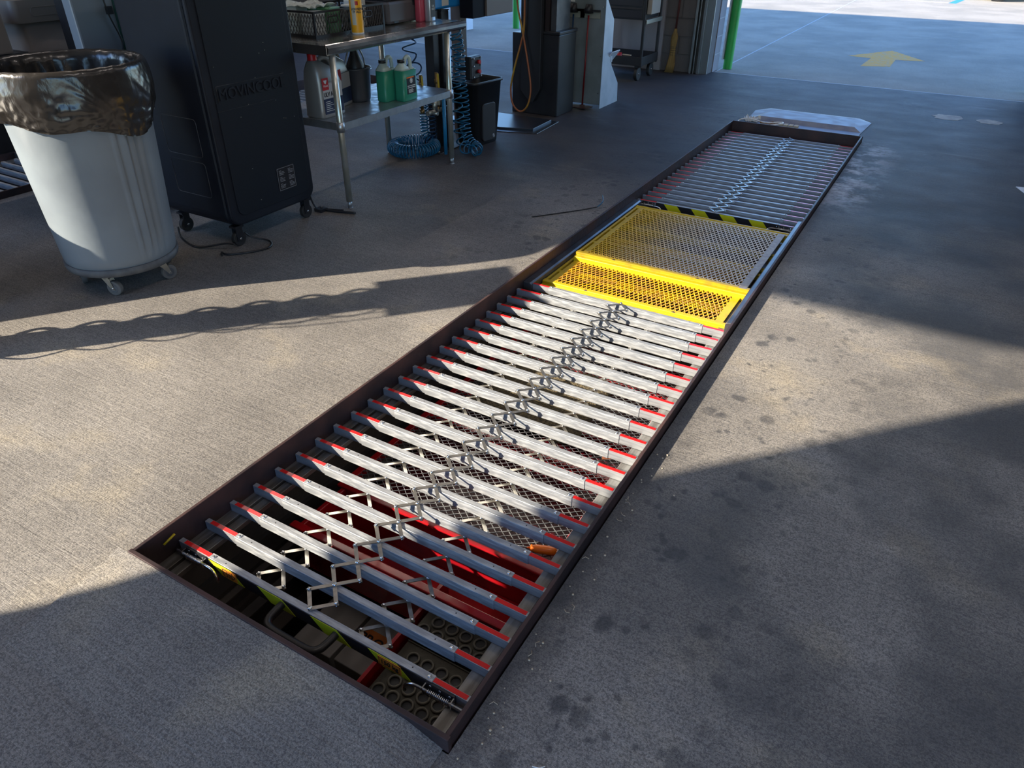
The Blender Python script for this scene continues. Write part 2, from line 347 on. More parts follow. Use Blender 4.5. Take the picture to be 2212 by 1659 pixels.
def helix(path, R, turns, r, n=6, per=14, rfun=None):
    """coiled hose around a path of points"""
    P = [Vector(p) for p in path]; L = [0]
    for i in range(1, len(P)): L.append(L[-1]+(P[i]-P[i-1]).length)
    def at(t):
        s = t*L[-1]
        for i in range(1, len(P)):
            if s <= L[i] or i == len(P)-1:
                k = (s-L[i-1])/max(L[i]-L[i-1], 1e-6); return P[i-1].lerp(P[i], k)
    N = int(turns*per); pts = []; u = None
    for i in range(N+1):
        t = i/N; c = at(t); d = (at(min(1, t+.01))-at(max(0, t-.01))).normalized()
        u = d.orthogonal().normalized() if u is None else (u-d*u.dot(d)).normalized()
        w = d.cross(u); a = 2*PI*turns*t; rr = R*(rfun(t) if rfun else 1)
        pts.append(c+(u*math.cos(a)+w*math.sin(a))*rr)
    mb = MB(); mb.tube(pts, r, n); return mb
def smoothpath(p, k=8):
    """Catmull-Rom through points"""
    p = [Vector(q) for q in p]; out = []
    for i in range(len(p)-1):
        a, b, c, d = p[max(i-1, 0)], p[i], p[i+1], p[min(i+2, len(p)-1)]
        for j in range(k):
            t = j/k; out.append(.5*((2*b)+(c-a)*t+(2*a-5*b+4*c-d)*t*t+(3*b-a-3*c+d)*t**3))
    out.append(p[-1]); return out

PX1, PY1 = 1.11, 6.205          # pit opening
LPX = -4.73                     # the twin pit of the next bay starts here
# ================================================================ the setting
def floor_mesh():
    mb = MB(); xs = [-14, LPX, LPX+PX1, 0, PX1, 9]; T = .04
    for (a, b) in ((-14, LPX-.012), (LPX+PX1+.012, -.012), (PX1+.012, 9)): mb.box(a, b, -2.45, 8.83, F-T, F)
    for a in (LPX-.012, -.012): mb.box(a, a+PX1+.024, -2.45, -.012, F-T, F); mb.box(a, a+PX1+.024, PY1+.012, 8.83, F-T, F)
    return mb
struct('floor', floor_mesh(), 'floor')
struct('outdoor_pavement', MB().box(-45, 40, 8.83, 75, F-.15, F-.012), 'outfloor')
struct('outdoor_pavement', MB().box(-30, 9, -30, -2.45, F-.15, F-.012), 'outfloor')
jt = MB(); jt.box(-.990, -.970, 8.85, 74, F-.0118, F-.0105); jt.box(-14, 9, 8.815, 8.845, F-.003, F+.001)
struct('trim_1', jt, mat('joint_sealant', (.36, .36, .36), .7))
rp = MB(); NX = 12
for i in range(NX+1):
    x = -.05+1.155*i/NX; top = -.003-(.038*(x-.98)/.12 if x > .98 else 0)
    rp.v += [(x, -.0085, max(top, F+.001)), (x, -.10, max(top*.6+F*.4, F+.001)), (x, -.36, F+.0002), (x, -.0085, F-.02)]
for i in range(NX):
    for j in range(2): a = i*4+j; rp.f.append((a, a+1, a+5, a+4)); rp.m.append(0); rp.sm.append(True)
struct('trim_6', rp, 'floor')
# walls: rear wall with two bay doors; rooms' height 4.1
HT = 4.1
w = MB(); D = 8.60
for a, b in ((-14, -6.9), (-2.3, -1.0), (2.36, 9)): w.box(a, b, D+.02, 8.83+.2, F-.02, HT)
w.box(-6.9, -2.3, D+.02, 9.03, 3.3, HT); w.box(-1.0, 2.36, D+.02, 9.03, 3.3, HT)
struct('wall_back', w, 'block')
wl = MB(); wl.box(-2.28, -1.60, D-.02, D+.02, F, HT); wl.box(-1.0, -.99, D+.20, 9.03, F, HT)
struct('wall_back_panel', wl, 'blocklt')
gr = MB()
for k in range(8): gr.box(-1.60, -1.0, D+.012, D+.0195, F+.2*k+.195, F+.2*k+.199)
for k in range(8): x = -1.40 if k % 2 else -1.2; gr.box(x, x+.004, D+.012, D+.0195, F+.2*k, F+.2*k+.196)
struct('trim_2', gr, mat('block_joint', (.085, .08, .08), .9))
mj = MB()
for k in range(6): mj.box(-1.004, -.987, D+.2, 9.032, F+.2*k+.19, F+.2*k+.2)
struct('trim_3', mj, 'mortar')
tr = MB()
for x, wd_ in ((-1.215, .028), (-1.165, .012), (-1.12, .035)): tr.box(x, x+wd_, D-.05, D+.012, F, 3.3)
tr.box(-1.09, -1.0, D-.01, D+.018, F, 3.3)
tr.box(2.36, 2.42, D-.05, D+.01, F, 3.3)
struct('trim_4', tr, mat('door_track_steel', (.26, .29, .31), .4, .7), bevel=.003)
struct('wall_right', MB().box(8.8, 9, -2.45, 9.03, F-.02, HT), 'block')
struct('wall_left', MB().box(-14.2, -14, -2.45, 9.03, F-.02, HT), 'block')
# front wall (behind the camera): open bay door on the left lets the sun in, header sets the far edge of the sunlit patch
FW = -2.45; HH = F + (2.97-FW)/SUNH.y*TANE
JR = 1.166-(1.140-FW)*SUNH.x/SUNH.y; JL = JR-3.15
w = MB(); w.box(-14, JL, FW-.2, FW, F-.02, HT); w.box(JR, .7, FW-.2, FW, F-.02, HT); w.box(JL, JR, FW-.2, FW, HH, HT)
w.box(7.2, 9, FW-.2, FW, F-.02, HT); w.box(.7, 7.2, FW-.2, FW, 2.45, HT)
struct('wall_front', w, 'block')
struct('ceiling', MB().box(-14.2, 9, FW-.2, 9.03, HT, HT+.1), 'ceiling')
# parapet along the rear of the roof: its shadow edge lies across the pavement
RH = F + (16.75-9.03)/SUNH.y*TANE
struct('trim_5', MB().box(-20, 14, 8.9, 9.03, HT+.1, RH), 'ceiling')
for i, x in enumerate((-8.5, -3.6, 1.3, 6.0)):  # unseen strip lights, added to raise the indoor brightness
    for j, y in enumerate((.2, 3.2, 6.4)):
        t = thing('added_fill_light', 'long white fill light added under the garage ceiling', 'light', (x, y, HT-.12), group='added fill lights under the ceiling')
        build('housing', MB().box(-.08, .08, -.65, .65, .02, .12), 'white', t); ld = bpy.data.lights.new('fill_lamp', 'AREA'); ld.shape = 'RECTANGLE'; ld.size = .12; ld.size_y = 1.2; ld.energy = LAMPW; ld.color = (1.0, .88, .82)
        lo = bpy.data.objects.new('fill_lamp', ld); COL.objects.link(lo); lo.parent = t; lo.location = (0, 0, .015)
# pit shell
def pit_shell(x0):
    mb = MB(); t = .12; zb = -1.75
    mb.box(x0-t, x0-.0, -.1, PY1+.1, zb, F-.04); mb.box(x0+PX1, x0+PX1+t, -.1, PY1+.1, zb, F-.04)
    mb.box(x0-.0, x0+PX1, -.1-t, -.012, zb, F-.04); mb.box(x0, x0+PX1, PY1+.012, PY1+.1+t, zb, F-.04)
    return mb
struct('wall_pit', pit_shell(0), 'pitwall'); struct('wall_pit', pit_shell(LPX), 'pitwall')
struct('floor_pit', MB().box(-.0, PX1, -.0, PY1, -1.80, -1.75), 'pitfloor')
struct('floor_pit', MB().box(LPX, LPX+PX1, 0, PY1, -1.80, -1.75), 'pitfloor')

# ================================================================ pit rim
def rim(x0, label, group):
    t = thing('pit_curb', label, 'curb', (x0, 0, F), group=group); dz = -F
    def bx(n, *a, m='rim'):
        mb = MB(); mb.box(*a); return build(n, mb, m, t, bevel=.002)
    bx('rim_bar', -.006, .006, -.006, PY1+.006, F-.10, dz); bx('rim_bar', PX1-.006, PX1+.006, -.006, PY1+.006, F-.10, dz)
    bx('rim_bar', -.010, PX1+.010, -.008, .006, F-.10, dz+.001); bx('rim_bar', -.010, PX1+.010, PY1-.006, PY1+.008, F-.10, dz+.001)
    for a in (.0062, PX1-.085):
        mb = MB(); mb.box(a, a+.04, .008, PY1-.008, dz-.118, dz-.103); mb.box(a+.048, a+.079, .008, PY1-.008, dz-.122, dz-.108); mb.box(a, a+.079, .008, PY1-.008, dz-.126, dz-.120)
        build('support_ledge', mb, 'ledge', t, bevel=.001)
    mb = MB(); mb.prism([(.0062, -.058+dz), (.044, -.058+dz), (.053, -.066+dz), (.053, -.10+dz), (.0062, -.10+dz)], 1, 2.30, 3.84); build('guide_rail', mb, 'rail', t, bevel=.002)
    mb = MB(); mb.prism([(PX1-.0062, -.008+dz), (PX1-.028, -.010+dz), (PX1-.034, -.02+dz), (PX1-.034, -.10+dz), (PX1-.0062, -.10+dz)], 1, 2.30, 3.84); build('guide_rail', mb, 'rail', t, bevel=.002)
    return t
rim(0, 'dark steel rim of the sunlit pit in the foreground', None)
rim(LPX, 'dark steel rim of the second pit behind the trash can', None)

# ================================================================ roll-out pit cover
ZT = -.066; PITCH = .0993; NS = 23
def make_cover(label, y0, board=True, handle=False):
    """origin at the front face of slat 0, rim level"""
    t = thing('pit_cover', label, 'cover', (0, y0, 0))
    sv = MB()   # sleeve profile (y, z) extruded along x, with small end bevel below
    sv.prism([(0, ZT), (.021, ZT), (.021, ZT-.038), (.018, ZT-.041), (.003, ZT-.041), (0, ZT-.038)], 0, .148, .972)
    for hx in (.213, .905): sv.cyl((hx, .0105, ZT-.001), (hx, .0105, ZT+.0003), .0028, n=8, mi=1)
    sme = sv.mesh('slat', ['alu', 'blackv'])
    eL = MB().box(.012, .150, .0022, .0188, ZT-.036, ZT-.002).mesh('end_profile', 'alu_in'); eR = MB().box(.970, 1.088, .0022, .0188, ZT-.036, ZT-.002).mesh('end_profile', 'alu_in')
    tL = MB().box(.034, .147, .0038, .0172, ZT-.002, ZT-.0008).mesh('red_tape', 'red_tape'); tR = MB().box(.973, 1.074, .0038, .0172, ZT-.002, ZT-.0008).mesh('red_tape', 'red_tape')
    sm = MB(); sm.cyl((0, 0, 0), (0, 0, .001), .0062, n=12); sm.lathe([(.0048, .001), (.0046, .0028), (.003, .004), (.0001, .0042)], n=12)
    scr = sm.mesh('screw_head', 'bolt')
    for i in range(NS):
        s = build('slat', sme, None, t, loc=(0, i*PITCH, 0)); b = s.modifiers.new('bevel', 'BEVEL'); b.width = .0012; b.segments = 1; b.limit_method = 'ANGLE'; b.angle_limit = math.radians(40)
        for me in (eL, eR): build('end_profile', me, None, s)
        for me in (tL, tR): build('red_tape', me, None, s, label='red reflective tape')
        for x in (.163, .957): build('screw_head', scr, None, s, loc=(x, .0105, ZT))
    # three scissor linkages, one on top and two underneath
    HX, zt = .051, ZT+.006
    def pivots(mb, pts, zz, dz):
        for (x, y, big) in pts:
            k = 1 if big else .78
            mb.lathe([(.0066*k, dz+.0010), (.0062*k, dz+.0030), (.004*k, dz+.0046), (.0001, dz+.0050)], (x, y, zz), n=10, mi=1)
            if not big:
                mb.cyl((x, y, zz-.009), (x, y, zz+dz), .0026, n=8, mi=1); mb.cyl((x, y, zz-.009), (x, y, zz-.0045), .0046, n=6, mi=1)
                sx = 1 if x > 0 else -1; mb.bar((x+sx*.0075, y-.003, zz-.003), (x+sx*.0075, y+.003, zz-.003), .0015, .006, 1)
            else: mb.cyl((x, y, zz-.008), (x, y, zz+dz), .0032, n=8, mi=1)
    for which, (cx, zz) in enumerate(((.551, zt), (.335, ZT-.052), (.735, ZT-.052))):
        nm, ln = ('scissor_linkage', 'link') if which == 0 else ('lower_linkage', 'lower_link')
        L = bpy.data.objects.new(nm, None); COL.objects.link(L); L.parent = t; L.location = (cx, 0, 0)
        mes = []
        for sgn, dz in ((1, .0014), (-1, -.0016)):
            mb = MB(); a = (-HX*sgn, -PITCH/2, zz+dz); b = (HX*sgn, PITCH/2, zz+dz); mb.bar(a, b, .0118, .0024)
            for p in (a, b): mb.cyl((p[0], p[1], zz+dz-.0012), (p[0], p[1], zz+dz+.0012), .0059, n=10)
            if sgn == 1: pivots(mb, [(0, 0, 1), (HX, PITCH/2, 0)], zz, dz+.0002)
            else: pivots(mb, [(-HX, PITCH/2, 0)], zz, .0028)
            mes.append(mb.mesh(ln, ['link', 'bolt']))
        for i in range(1, NS-1):
            for me in mes: build(ln, me, None, L, loc=(0, i*PITCH+.0105, 0))
        for yy, sg in ((.0105, 1), ((NS-1)*PITCH+.0105, -1)):      # half links at both ends
            for sx in (-1, 1):
                mb = MB(); mb.bar((0, yy, zz+.0014*sx), (sx*HX, yy+sg*PITCH/2, zz+.0014*sx), .0118, .0024)
                mb.cyl((0, yy, zz+.0014*sx-.0012), (0, yy, zz+.0014*sx+.0012), .0059, n=10)
                pivots(mb, ([(0, yy, 1)] if sx > 0 else [])+([(sx*HX, yy+sg*PITCH/2, 0)] if sg > 0 else []), zz, .0028); build(ln, mb, ['link', 'bolt'], L)
    # hazard board hung on the first slat
    if board:
        hb = MB(); x0, x1, zt_, zb, yb = .148, .972, ZT-.0015, ZT-.046, -.0022
        hb.box(x0, x1, yb, -.0002, zb, zt_, 0); fx, pt, wd_, sh = (.152, .205, .096, .046) if handle else (.204, .190, .093, .040)
        for k in range(5):
            a = fx+k*pt; lim = lambda v: min(v, x1)
            if a < x1-.01: hb.prism([(a, zt_), (lim(a+wd_), zt_), (lim(a+wd_+sh), zb), (lim(a+sh), zb)], 1, yb-.0008, yb, 1)
        build('hazard_board', hb, ['blackv', 'limeb' if handle else 'yellowb'], t, label='black and yellow striped warning board')
    # spring latches both ends
    for sx, xa in ((1, 1.0), (-1, .095)):
        l = MB(); l.prism(rrect(xa-.045, xa+.045, ZT-.034, ZT-.004, .004), 1, -.004, .0018, 0)
        for q in (-.03, .0, .03): l.cyl((xa+q, -.006, ZT-.012), (xa+q, -.004, ZT-.012), .004, n=8, mi=1)
        for e in (-.043, .043): l.bar((xa+e, -.022, ZT-.02), (xa+e, .0, ZT-.02), .003, .026, 1)
        L = build('latch', l, ['blackm', 'bolt'], t)
        b = MB(); y = -.014; z = ZT-.024; e = xa+sx*.082
        b.tube(smoothpath([(e, y, z), (xa, y, z), (xa-sx*.06, y, z), (xa-sx*.085, y-.002, z-.004), (xa-sx*.10, y-.006, z-.018), (xa-sx*.102, y-.008, z-.035)], 6), .0052, 8)
        build('latch_bolt', b, 'bolt', L, label='chrome bolt with bent grip')
        build('latch_spring', helix([(xa-.03, y, z), (xa+.035, y, z)], .0085, 13, .0013, 5, 12), 'bolt', L)
    if handle:
        h = MB(); z = ZT-.022; xs = (.452, .652)
        h.tube(smoothpath([(xs[0], 0, z), (xs[0], -.03, z), (xs[0]+.006, -.062, z), (xs[0]+.03, -.078, z), (.552, -.08, z), (xs[1]-.03, -.078, z), (xs[1]-.006, -.062, z), (xs[1], -.03, z), (xs[1], 0, z)], 8), .0115, 12)
        build('pull_handle', h, 'black', t, label='curved black pull handle')
        st = MB(); st.prism([(.800, ZT-.006), (.876, ZT-.006), (.876, ZT-.040), (.800, ZT-.040)], 1, -.0045, -.0031); S = build('load_sticker', st, 'orangev', t, label='orange sticker reading 150 kg')
        text('lettering', '150 kg', .022, 'blackv', frame((.838, -.0047, ZT-.023), (1, 0, 0), (0, 0, 1)), S, bold=.0006)
        fr = MB()
        for a in ((.803, .873, ZT-.009, ZT-.008), (.803, .873, ZT-.038, ZT-.037)): fr.box(a[0], a[1], -.0050, -.0045, a[2], a[3])
        for a in (.803, .872): fr.box(a, a+.001, -.0050, -.0045, ZT-.038, ZT-.008)
        build('border', fr, 'blackv', S)
        st = MB(); st.prism([(.206, ZT-.005), (.268, ZT-.005), (.268, ZT-.042), (.206, ZT-.042)], 1, -.0045, -.0031); S = build('standard_sticker', st, 'orangev', t, label='orange sticker with symbols')
        fr = MB(); B = lambda a, b: fr.bar((a[0]-.024, -.0048, a[1]), (b[0]-.024, -.0048, b[1]), .0008, .0022, up=(0, 0, 1))
        c = ZT-.0235
        for a, b in (((.236, c+.014), (.252, c+.014)), ((.236, c-.014), (.252, c-.014)), ((.236, c+.014), (.236, c-.014)), ((.252, c+.014), (.252, c-.014)), ((.259, c+.014), (.259, c-.014)), ((.259, c), (.266, c)), ((.266, c+.014), (.266, c-.014)), ((.272, c+.014), (.286, c)), ((.286, c), (.272, c-.014)), ((.272, c-.014), (.272, c+.014))): B(a, b)
        build('symbols', fr, 'blackv', S)
    return t
far_cover = make_cover('far aluminium slat pit cover with straight striped board, in shade beyond the yellow grates', 3.875, True, False)
near_cover = make_cover('nearest aluminium slat pit cover, sunlit, with black pull handle and 150 kg sticker', .130, True, True)
side_cover = dup(far_cover, None, 1); side_cover.location = (LPX, 3.875, 0)
props(side_cover, 'aluminium slat pit cover seen under the work table, in the next bay', 'cover')
side_cover2 = dup(near_cover, None, 1); side_cover2.location = (LPX, .13, 0)
props(side_cover2, 'aluminium slat pit cover at left picture edge, behind the trash can', 'cover')

# ================================================================ yellow grates
def grating(x0, x1, y0, y1, z, sw, lw, w_=.0036, h_=.0045):
    mb = MB(); k = lw/sw
    c0 = y0-k*x1; c1 = y1-k*x0; c = c0
    def clip(c, s):     # y = c + s*k*x
        pts = []
        for x in (x0, x1):
            y = c+s*k*x
            if y0 <= y <= y1: pts.append((x, y))
        for y in (y0, y1):
            x = (y-c)/(s*k)
            if x0 < x < x1: pts.append((x, y))
        return pts[:2] if len(pts) >= 2 else None
    for s in (1, -1):
        lo = min(y0-s*k*x0, y0-s*k*x1); hi = max(y1-s*k*x0, y1-s*k*x1); c = lo
        while c < hi:
            p = clip(c, s)
            if p and (Vector(p[0])-Vector(p[1])).length > .01: mb.bar((*p[0], z+(.0008*s)), (*p[1], z+(.0008*s)), w_, h_)
            c += lw
    return mb
def grate(label, y0, depth, z, mesh_m, strip_m, x0=.080, x1=1.086):
    t = thing('sliding_grate', label, 'grate', (0, y0, 0))
    # front beam: stepped angle; back beam; left rail, cross members
    fb = MB(); fb.prism([(0, z-.055), (0, z-.022), (.003, z-.018), (.026, z-.017), (.027, z-.003), (.030, z), (.052, z), (.058, z-.003), (.058, z-.055)], 0, x0, x1)
    for hx in (.30, .78): fb.prism([(hx, .026), (hx+.022, .026), (hx+.011, .040)], 2, z-.0005, z+.001, 1)
    build('front_beam', fb, ['yellow', 'rim'], t, bevel=.002)
    kb = MB(); kb.prism([(depth-.045, z-.05), (depth-.045, z-.002), (depth-.016, z-.002), (depth-.012, z+.002), (depth, z+.002), (depth, z-.05)], 0, x0, x1); build('back_beam', kb, 'yellow', t, bevel=.002)
    sb = MB(); sb.box(x0, x0+.014, .05, depth-.02, z-.045, z-.004); sb.box(x0+.032, x0+.062, .05, depth-.02, z-.022, z-.001)
    for q in (.25, .5, .75): sb.box(x0+.01, x0+.04, depth*q-.012, depth*q+.012, z-.03, z-.008)
    build('side_beam', sb, 'yellow', t, bevel=.0015)
    for q in (1/3, 2/3):
        cb = MB(); y = depth*q; cb.box(x0+.01, x1-.006, y-.018, y+.018, z-.036, z-.030); cb.box(x0+.01, x1-.006, y-.018, y-.014, z-.06, z-.03); build('cross_member', cb, 'yellow', t, bevel=.001)
    build('mesh_panel', grating(x0+.055, x1-.072, .050, depth-.035, z-.004, .0245, .056, .0042, .005), mesh_m, t)
    st = MB(); st.box(x1-.076, x1-.036, .03, depth-.03, z-.004, z+.0005); build('edge_strip', st, strip_m, t, bevel=.001)
    return t
g1 = grate('rear sliding yellow mesh grate, worn grey towards its right side', 2.750, .945, -.045, 'yworn', mat('bare_worn_strip', (.34, .31, .27), .5, 0, mix=(.26, .22, .2), mscale=40))
g2 = grate('front sliding yellow mesh grate, partly tucked under the rear one', 2.392, .80, -.086, 'ymesh', 'yellow', .056, 1.072)
mb = MB(); mb.box(.62, .67, -.0009, 0, -.122, -.116); mb.box(.165, .21, -.0009, 0, -.128, -.114); build('slot', mb, 'rim', g2)

# ================================================================ inside the pit
t = thing('drain_trough', 'red steel drain trough spanning the pit under the cover', 'trough', (0, -.12, -.30))
mb = MB(); mb.box(.10, 1.03, .62, .64, -.16, .03); mb.box(.10, 1.03, .86, .88, -.16, .03); mb.box(.10, 1.03, .62, .88, -.17, -.16); mb.box(.10, .12, .62, .88, -.16, .03); mb.box(1.01, 1.03, .62, .88, -.16, .03)
build('trough_body', mb, 'red', t, bevel=.004)
mb = MB(); mb.bar((.08, .62, .034), (1.04, .62, .034), .03, .012); mb.bar((.08, .88, .034), (1.04, .88, .034), .05, .012); build('lip', mb, 'red', t, bevel=.004)
mb = MB(); mb.bar((.12, .75, -.15), (1.0, .75, -.15), .012, .004); build('scraper', mb, 'redcap', t)
t = thing('drain_cart', 'red framed expanded metal drain deck below the sunlit slats', 'drain cart', (0, 0, -.27))
mb = MB(); mb.box(.955, 1.015, .785, 2.25, -.03, .0); mb.box(.075, .105, .785, 2.25, -.03, 0)
for y in (1.30, 1.52, 1.96, 2.22): mb.box(.105, .955, y, y+.035, -.045, -.008)
build('frame', mb, 'red', t, bevel=.003)
build('mesh_deck', grating(.105, .955, .79, 1.31, -.004, .036, .028, .0020, .004), 'mesh', t)
build('mesh_deck', grating(.105, .955, 1.34, 2.2, -.004, .036, .028, .0020, .004), 'mesh', t)
mb = MB(); mb.box(.105, .955, .785, 2.25, -.14, -.135); mb.box(.105, .955, .785, .79, -.14, -.01); build('catch_tray', mb, mat('dark_red_tray', (.055, .002, .005), .3), t)
mb = MB()
for i in range(14):
    for j in range(14):
        x, y = i/13, j/13; e = .015*noise.noise(Vector((x*4, y*4, 1)))
        mb.v.append((.18+.55*x+.05*noise.noise(Vector((0, y*5, 3))), 1.42+.52*y+.04*noise.noise(Vector((x*5, 0, 3))), -.268+e+.006*math.sin(x*PI)*math.sin(y*PI)+.004))
for i in range(13):
    for j in range(13): a = i*14+j; mb.f.append((a, a+14, a+15, a+1)); mb.m.append(0); mb.sm.append(True)
o = build('absorbent_mat', mb, 'grit', None, 'brown oil absorbent mat lying on the mesh deck in the pit', 'mat')
md = o.modifiers.new('t', 'SOLIDIFY'); md.thickness = .006; md.offset = 1
def driver(name, label, p, d, hl=.10, sl_=.12):
    t = thing(name, label, 'screwdriver', p); d = Vector(d).normalized()
    mb = MB(); n = 12; u = d.orthogonal().normalized(); w_ = d.cross(u); pr = [(0, .010), (.004, .014), (.02, .0155), (.07, .0150), (.082, .0115), (.09, .0125), (hl, .010)]
    vs = [d*a + (u*math.cos(2*PI*i/n)+w_*math.sin(2*PI*i/n))*r for a, r in pr for i in range(n)]
    mb.add(vs, [(k*n+i, k*n+(i+1) % n, (k+1)*n+(i+1) % n, (k+1)*n+i) for k in range(len(pr)-1) for i in range(n)] + [tuple(range(n))], 0, True); build('grip', mb, 'orangeplastic', t)
    build('shaft', MB().cyl(d*hl, d*(hl+sl_), .0032, n=8), 'bolt', t)
driver('screwdriver', 'screwdriver with bright orange grip lying on the mesh deck', (.962, .850, -.256), (-.93, -.32, .0), .085, .12)
o = build('plastic_scrap', MB().add([(0, 0, 0), (.045, .012, .012), (.05, -.02, .02), (.01, -.03, .006)], [(0, 1, 2, 3)]), 'orangeplastic', None, 'small orange plastic scrap on the mesh deck near the right ledge', 'scrap', loc=(.88, 1.41, -.262))
o.modifiers.new('t', 'SOLIDIFY').thickness = .003
o = build('plastic_scrap', MB().add([(0, 0, 0), (.09, .0, .008), (.10, -.02, .01), (.01, -.018, .004)], [(0, 1, 2, 3)]), 'orangeplastic', None, 'orange plastic strip on the mesh deck at its left side', 'scrap', loc=(.27, 1.22, -.262))
o.modifiers.new('t', 'SOLIDIFY').thickness = .003
# wall conduits/ledges on the left pit wall
for k, z in enumerate((-.30, -.42, -.55, -.72)):
    mb = MB(); mb.box(.0, .018+.012*k, .01, PY1-.02, z-.006, z); mb.box(.0, .012, .01, PY1-.02, z-.09, z-.008)
    build('wall_rail', mb, 'pitwall' if k % 2 else mat('dull_rail', (.07, .065, .065), .45, .4), None, ('topmost', 'second', 'third', 'lowest')[k]+' dark steel rail running along the left wall inside the pit', 'rail', 'rails along the pit wall')
# perforated steps at the right front of the pit
for k, (y0, y1, z) in enumerate(((.012, .135, -.36), (.15, .36, -.34), (.375, .49, -.32))):
    t = thing('perforated_step', ('front', 'middle', 'rear')[k]+' grimy perforated steel tread at the right of the pit mouth', 'step', (0, 0, z), group='perforated steps in the pit')
    mb = MB(); mb.box(.70, 1.00, y0, y1, -.012, -.004); mb.box(.70, 1.00, y0, y0+.004, -.05, 0); mb.box(.70, 1.00, y1-.004, y1, -.05, 0)
    build('plate', mb, mat('grimy_tread', (.060, .054, .040), .7, .3, bump=.3), t)
    hm = MB(); hd = MB(); r = .019; row = 0; y = y0+.026
    while y < y1-.020:
        x = .728+(row % 2)*.026
        while x < .985:
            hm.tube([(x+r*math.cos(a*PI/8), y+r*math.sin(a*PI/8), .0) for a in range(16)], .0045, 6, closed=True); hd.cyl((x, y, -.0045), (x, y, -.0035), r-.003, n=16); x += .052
        y += .045; row += 1
    build('raised_rings', hm, mat('ring_steel', (.105, .095, .075), .6, .4), t); build('hole_shadow_cups', hd, 'tyre', t).name = 'hole_shade_disc'  # black discs put the shade of open holes onto the solid plate
build('side_rail', MB().box(.672, .684, .01, .60, -.40, -.31), 'red', None, 'dark red rail edging the perforated steps', 'rail')
# boxes of bottles on a rack, deep in the pit
t = thing('storage_rack', 'dark steel storage rack standing deep in the pit', 'rack', (0, 0, -1.75))
mb = MB()
for y in (.03, .30, .585): mb.box(.16, .66, y, y+.03, .80, .825)
for x in (.16, .64): mb.box(x, x+.022, .03, .615, .775, .80)
build('shelf_frame', mb, mat('grey_green_angle', (.055, .065, .065), .5, .5), t)
for x in (.16, .64):
    for y in (.03, .585): build('upright', MB().box(x, x+.022, y, y+.03, 0, .80), 'rail', t)
tops = -1.75+.825
def carton(x, y, w_, d_, h_, label, m1='cardw', lab='labelor', txt=None, flip=False, rz=0):
    t = thing('carton', label, 'carton', (x, y, tops), rz, group='cartons in the pit')
    build('body', MB().box(0, w_, 0, d_, 0, h_), m1, t, bevel=.004)
    L = build('label_panel', MB().box(.012, w_-.012, d_*.30, d_*.62, h_, h_+.001), lab, t)
    if txt:
        a = (-1, 0, 0) if flip else (1, 0, 0); b = (0, -1, 0) if flip else (0, 1, 0)
        text('lettering', txt, .055, 'blackv', frame((w_/2, d_*.46, h_+.0012), a, b), L, bold=.001)
carton(.20, .07, .15, .17, .30, 'brown carton at the front left of the pit rack', 'card', 'orangev')
carton(.37, .06, .14, .20, .34, 'amber topped carton at the front middle of the pit rack', 'card', 'labelor')
carton(.53, .07, .12, .22, .30, 'brown carton at the front right of the pit rack', 'card', 'orangev')
carton(.20, .31, .17, .24, .32, 'white carton with upside-down black lettering, in the pit', 'cardw', 'cardw', 'Mob', True)
carton(.39, .31, .13, .26, .33, 'white carton with orange band, middle of the rear row in the pit', 'cardw', 'labelor', 'PRO', False)
carton(.54, .31, .11, .26, .33, 'white carton with orange band, right of the rear row in the pit', 'cardw', 'labelor')

# ================================================================ drip plate behind the pit with rags and tools
t = thing('drain_plate', 'bent stainless drip plate on the floor behind the far end of the pit', 'plate', (0, 0, F))
mb = MB(); z = .004
mb.add([(.10, 6.22, z), (1.07, 6.22, z), (1.07, 6.50, z), (.06, 6.50, z)], [(0, 1, 2, 3)])
mb.add([(.06, 6.50, z), (1.07, 6.50, z), (1.00, 6.56, .035), (.16, 6.56, .035)], [(0, 1, 2, 3)])
mb.add([(.16, 6.56, .035), (1.00, 6.56, .035), (1.07, 6.50, z), (1.10, 6.95, .006), (.98, 7.10, .004), (.14, 7.10, .004), (.03, 6.93, .006), (.06, 6.50, z), (.95, 6.95, .03), (.2, 6.95, .03)],
       [(0, 1, 8, 9), (1, 2, 3, 8), (8, 3, 4), (8, 4, 5, 9), (9, 5, 6), (9, 6, 7, 0)])
o = build('sheet', mb, 'drain', t); o.modifiers.new('t', 'SOLIDIFY').thickness = .003
def rag(name, label, m, c, w_, d_, seed, h_=.03):
    mb = MB(); n = 12
    for i in range(n):
        for j in range(n):
            u, v = i/(n-1)-.5, j/(n-1)-.5; q = Vector((u*4+seed, v*4, seed)); mb.v.append((c[0]+u*w_+.02*noise.noise(q), c[1]+v*d_+.02*noise.noise(q*1.3), c[2]+abs(noise.noise(q*1.2))*h_+.004))
    for i in range(n-1):
        for j in range(n-1): a = i*n+j; mb.f.append((a, a+n, a+n+1, a+1)); mb.m.append(0); mb.sm.append(True)
    o = build(name, mb, m, None, label, 'rag' if 'rag' in name else 'paper'); o.modifiers.new('t', 'SOLIDIFY').thickness = .003
rag('shop_rag', 'crumpled brown rag on the drip plate at the pit corner', mat('brown_rag', (.22, .16, .11), .9), (.30, 6.33, F+.005), .15, .12, 1, .05)
rag('paper_towel', 'white paper towel behind the brown rag on the drip plate', 'paper', (.12, 6.44, F+.005), .12, .14, 5, .07)
mb = MB(); mb.tube(smoothpath([(.02, 6.28, 0), (.03, 6.36, .02), (.12, 6.38, .035), (.26, 6.36, .02), (.40, 6.40, .03), (.40, 6.30, .035), (.28, 6.27, .01)], 6), .006, 8)
build('wire_bail', mb, 'white', None, 'white wire bail lying around the brown rag', 'wire', loc=(0, 0, F+.006))
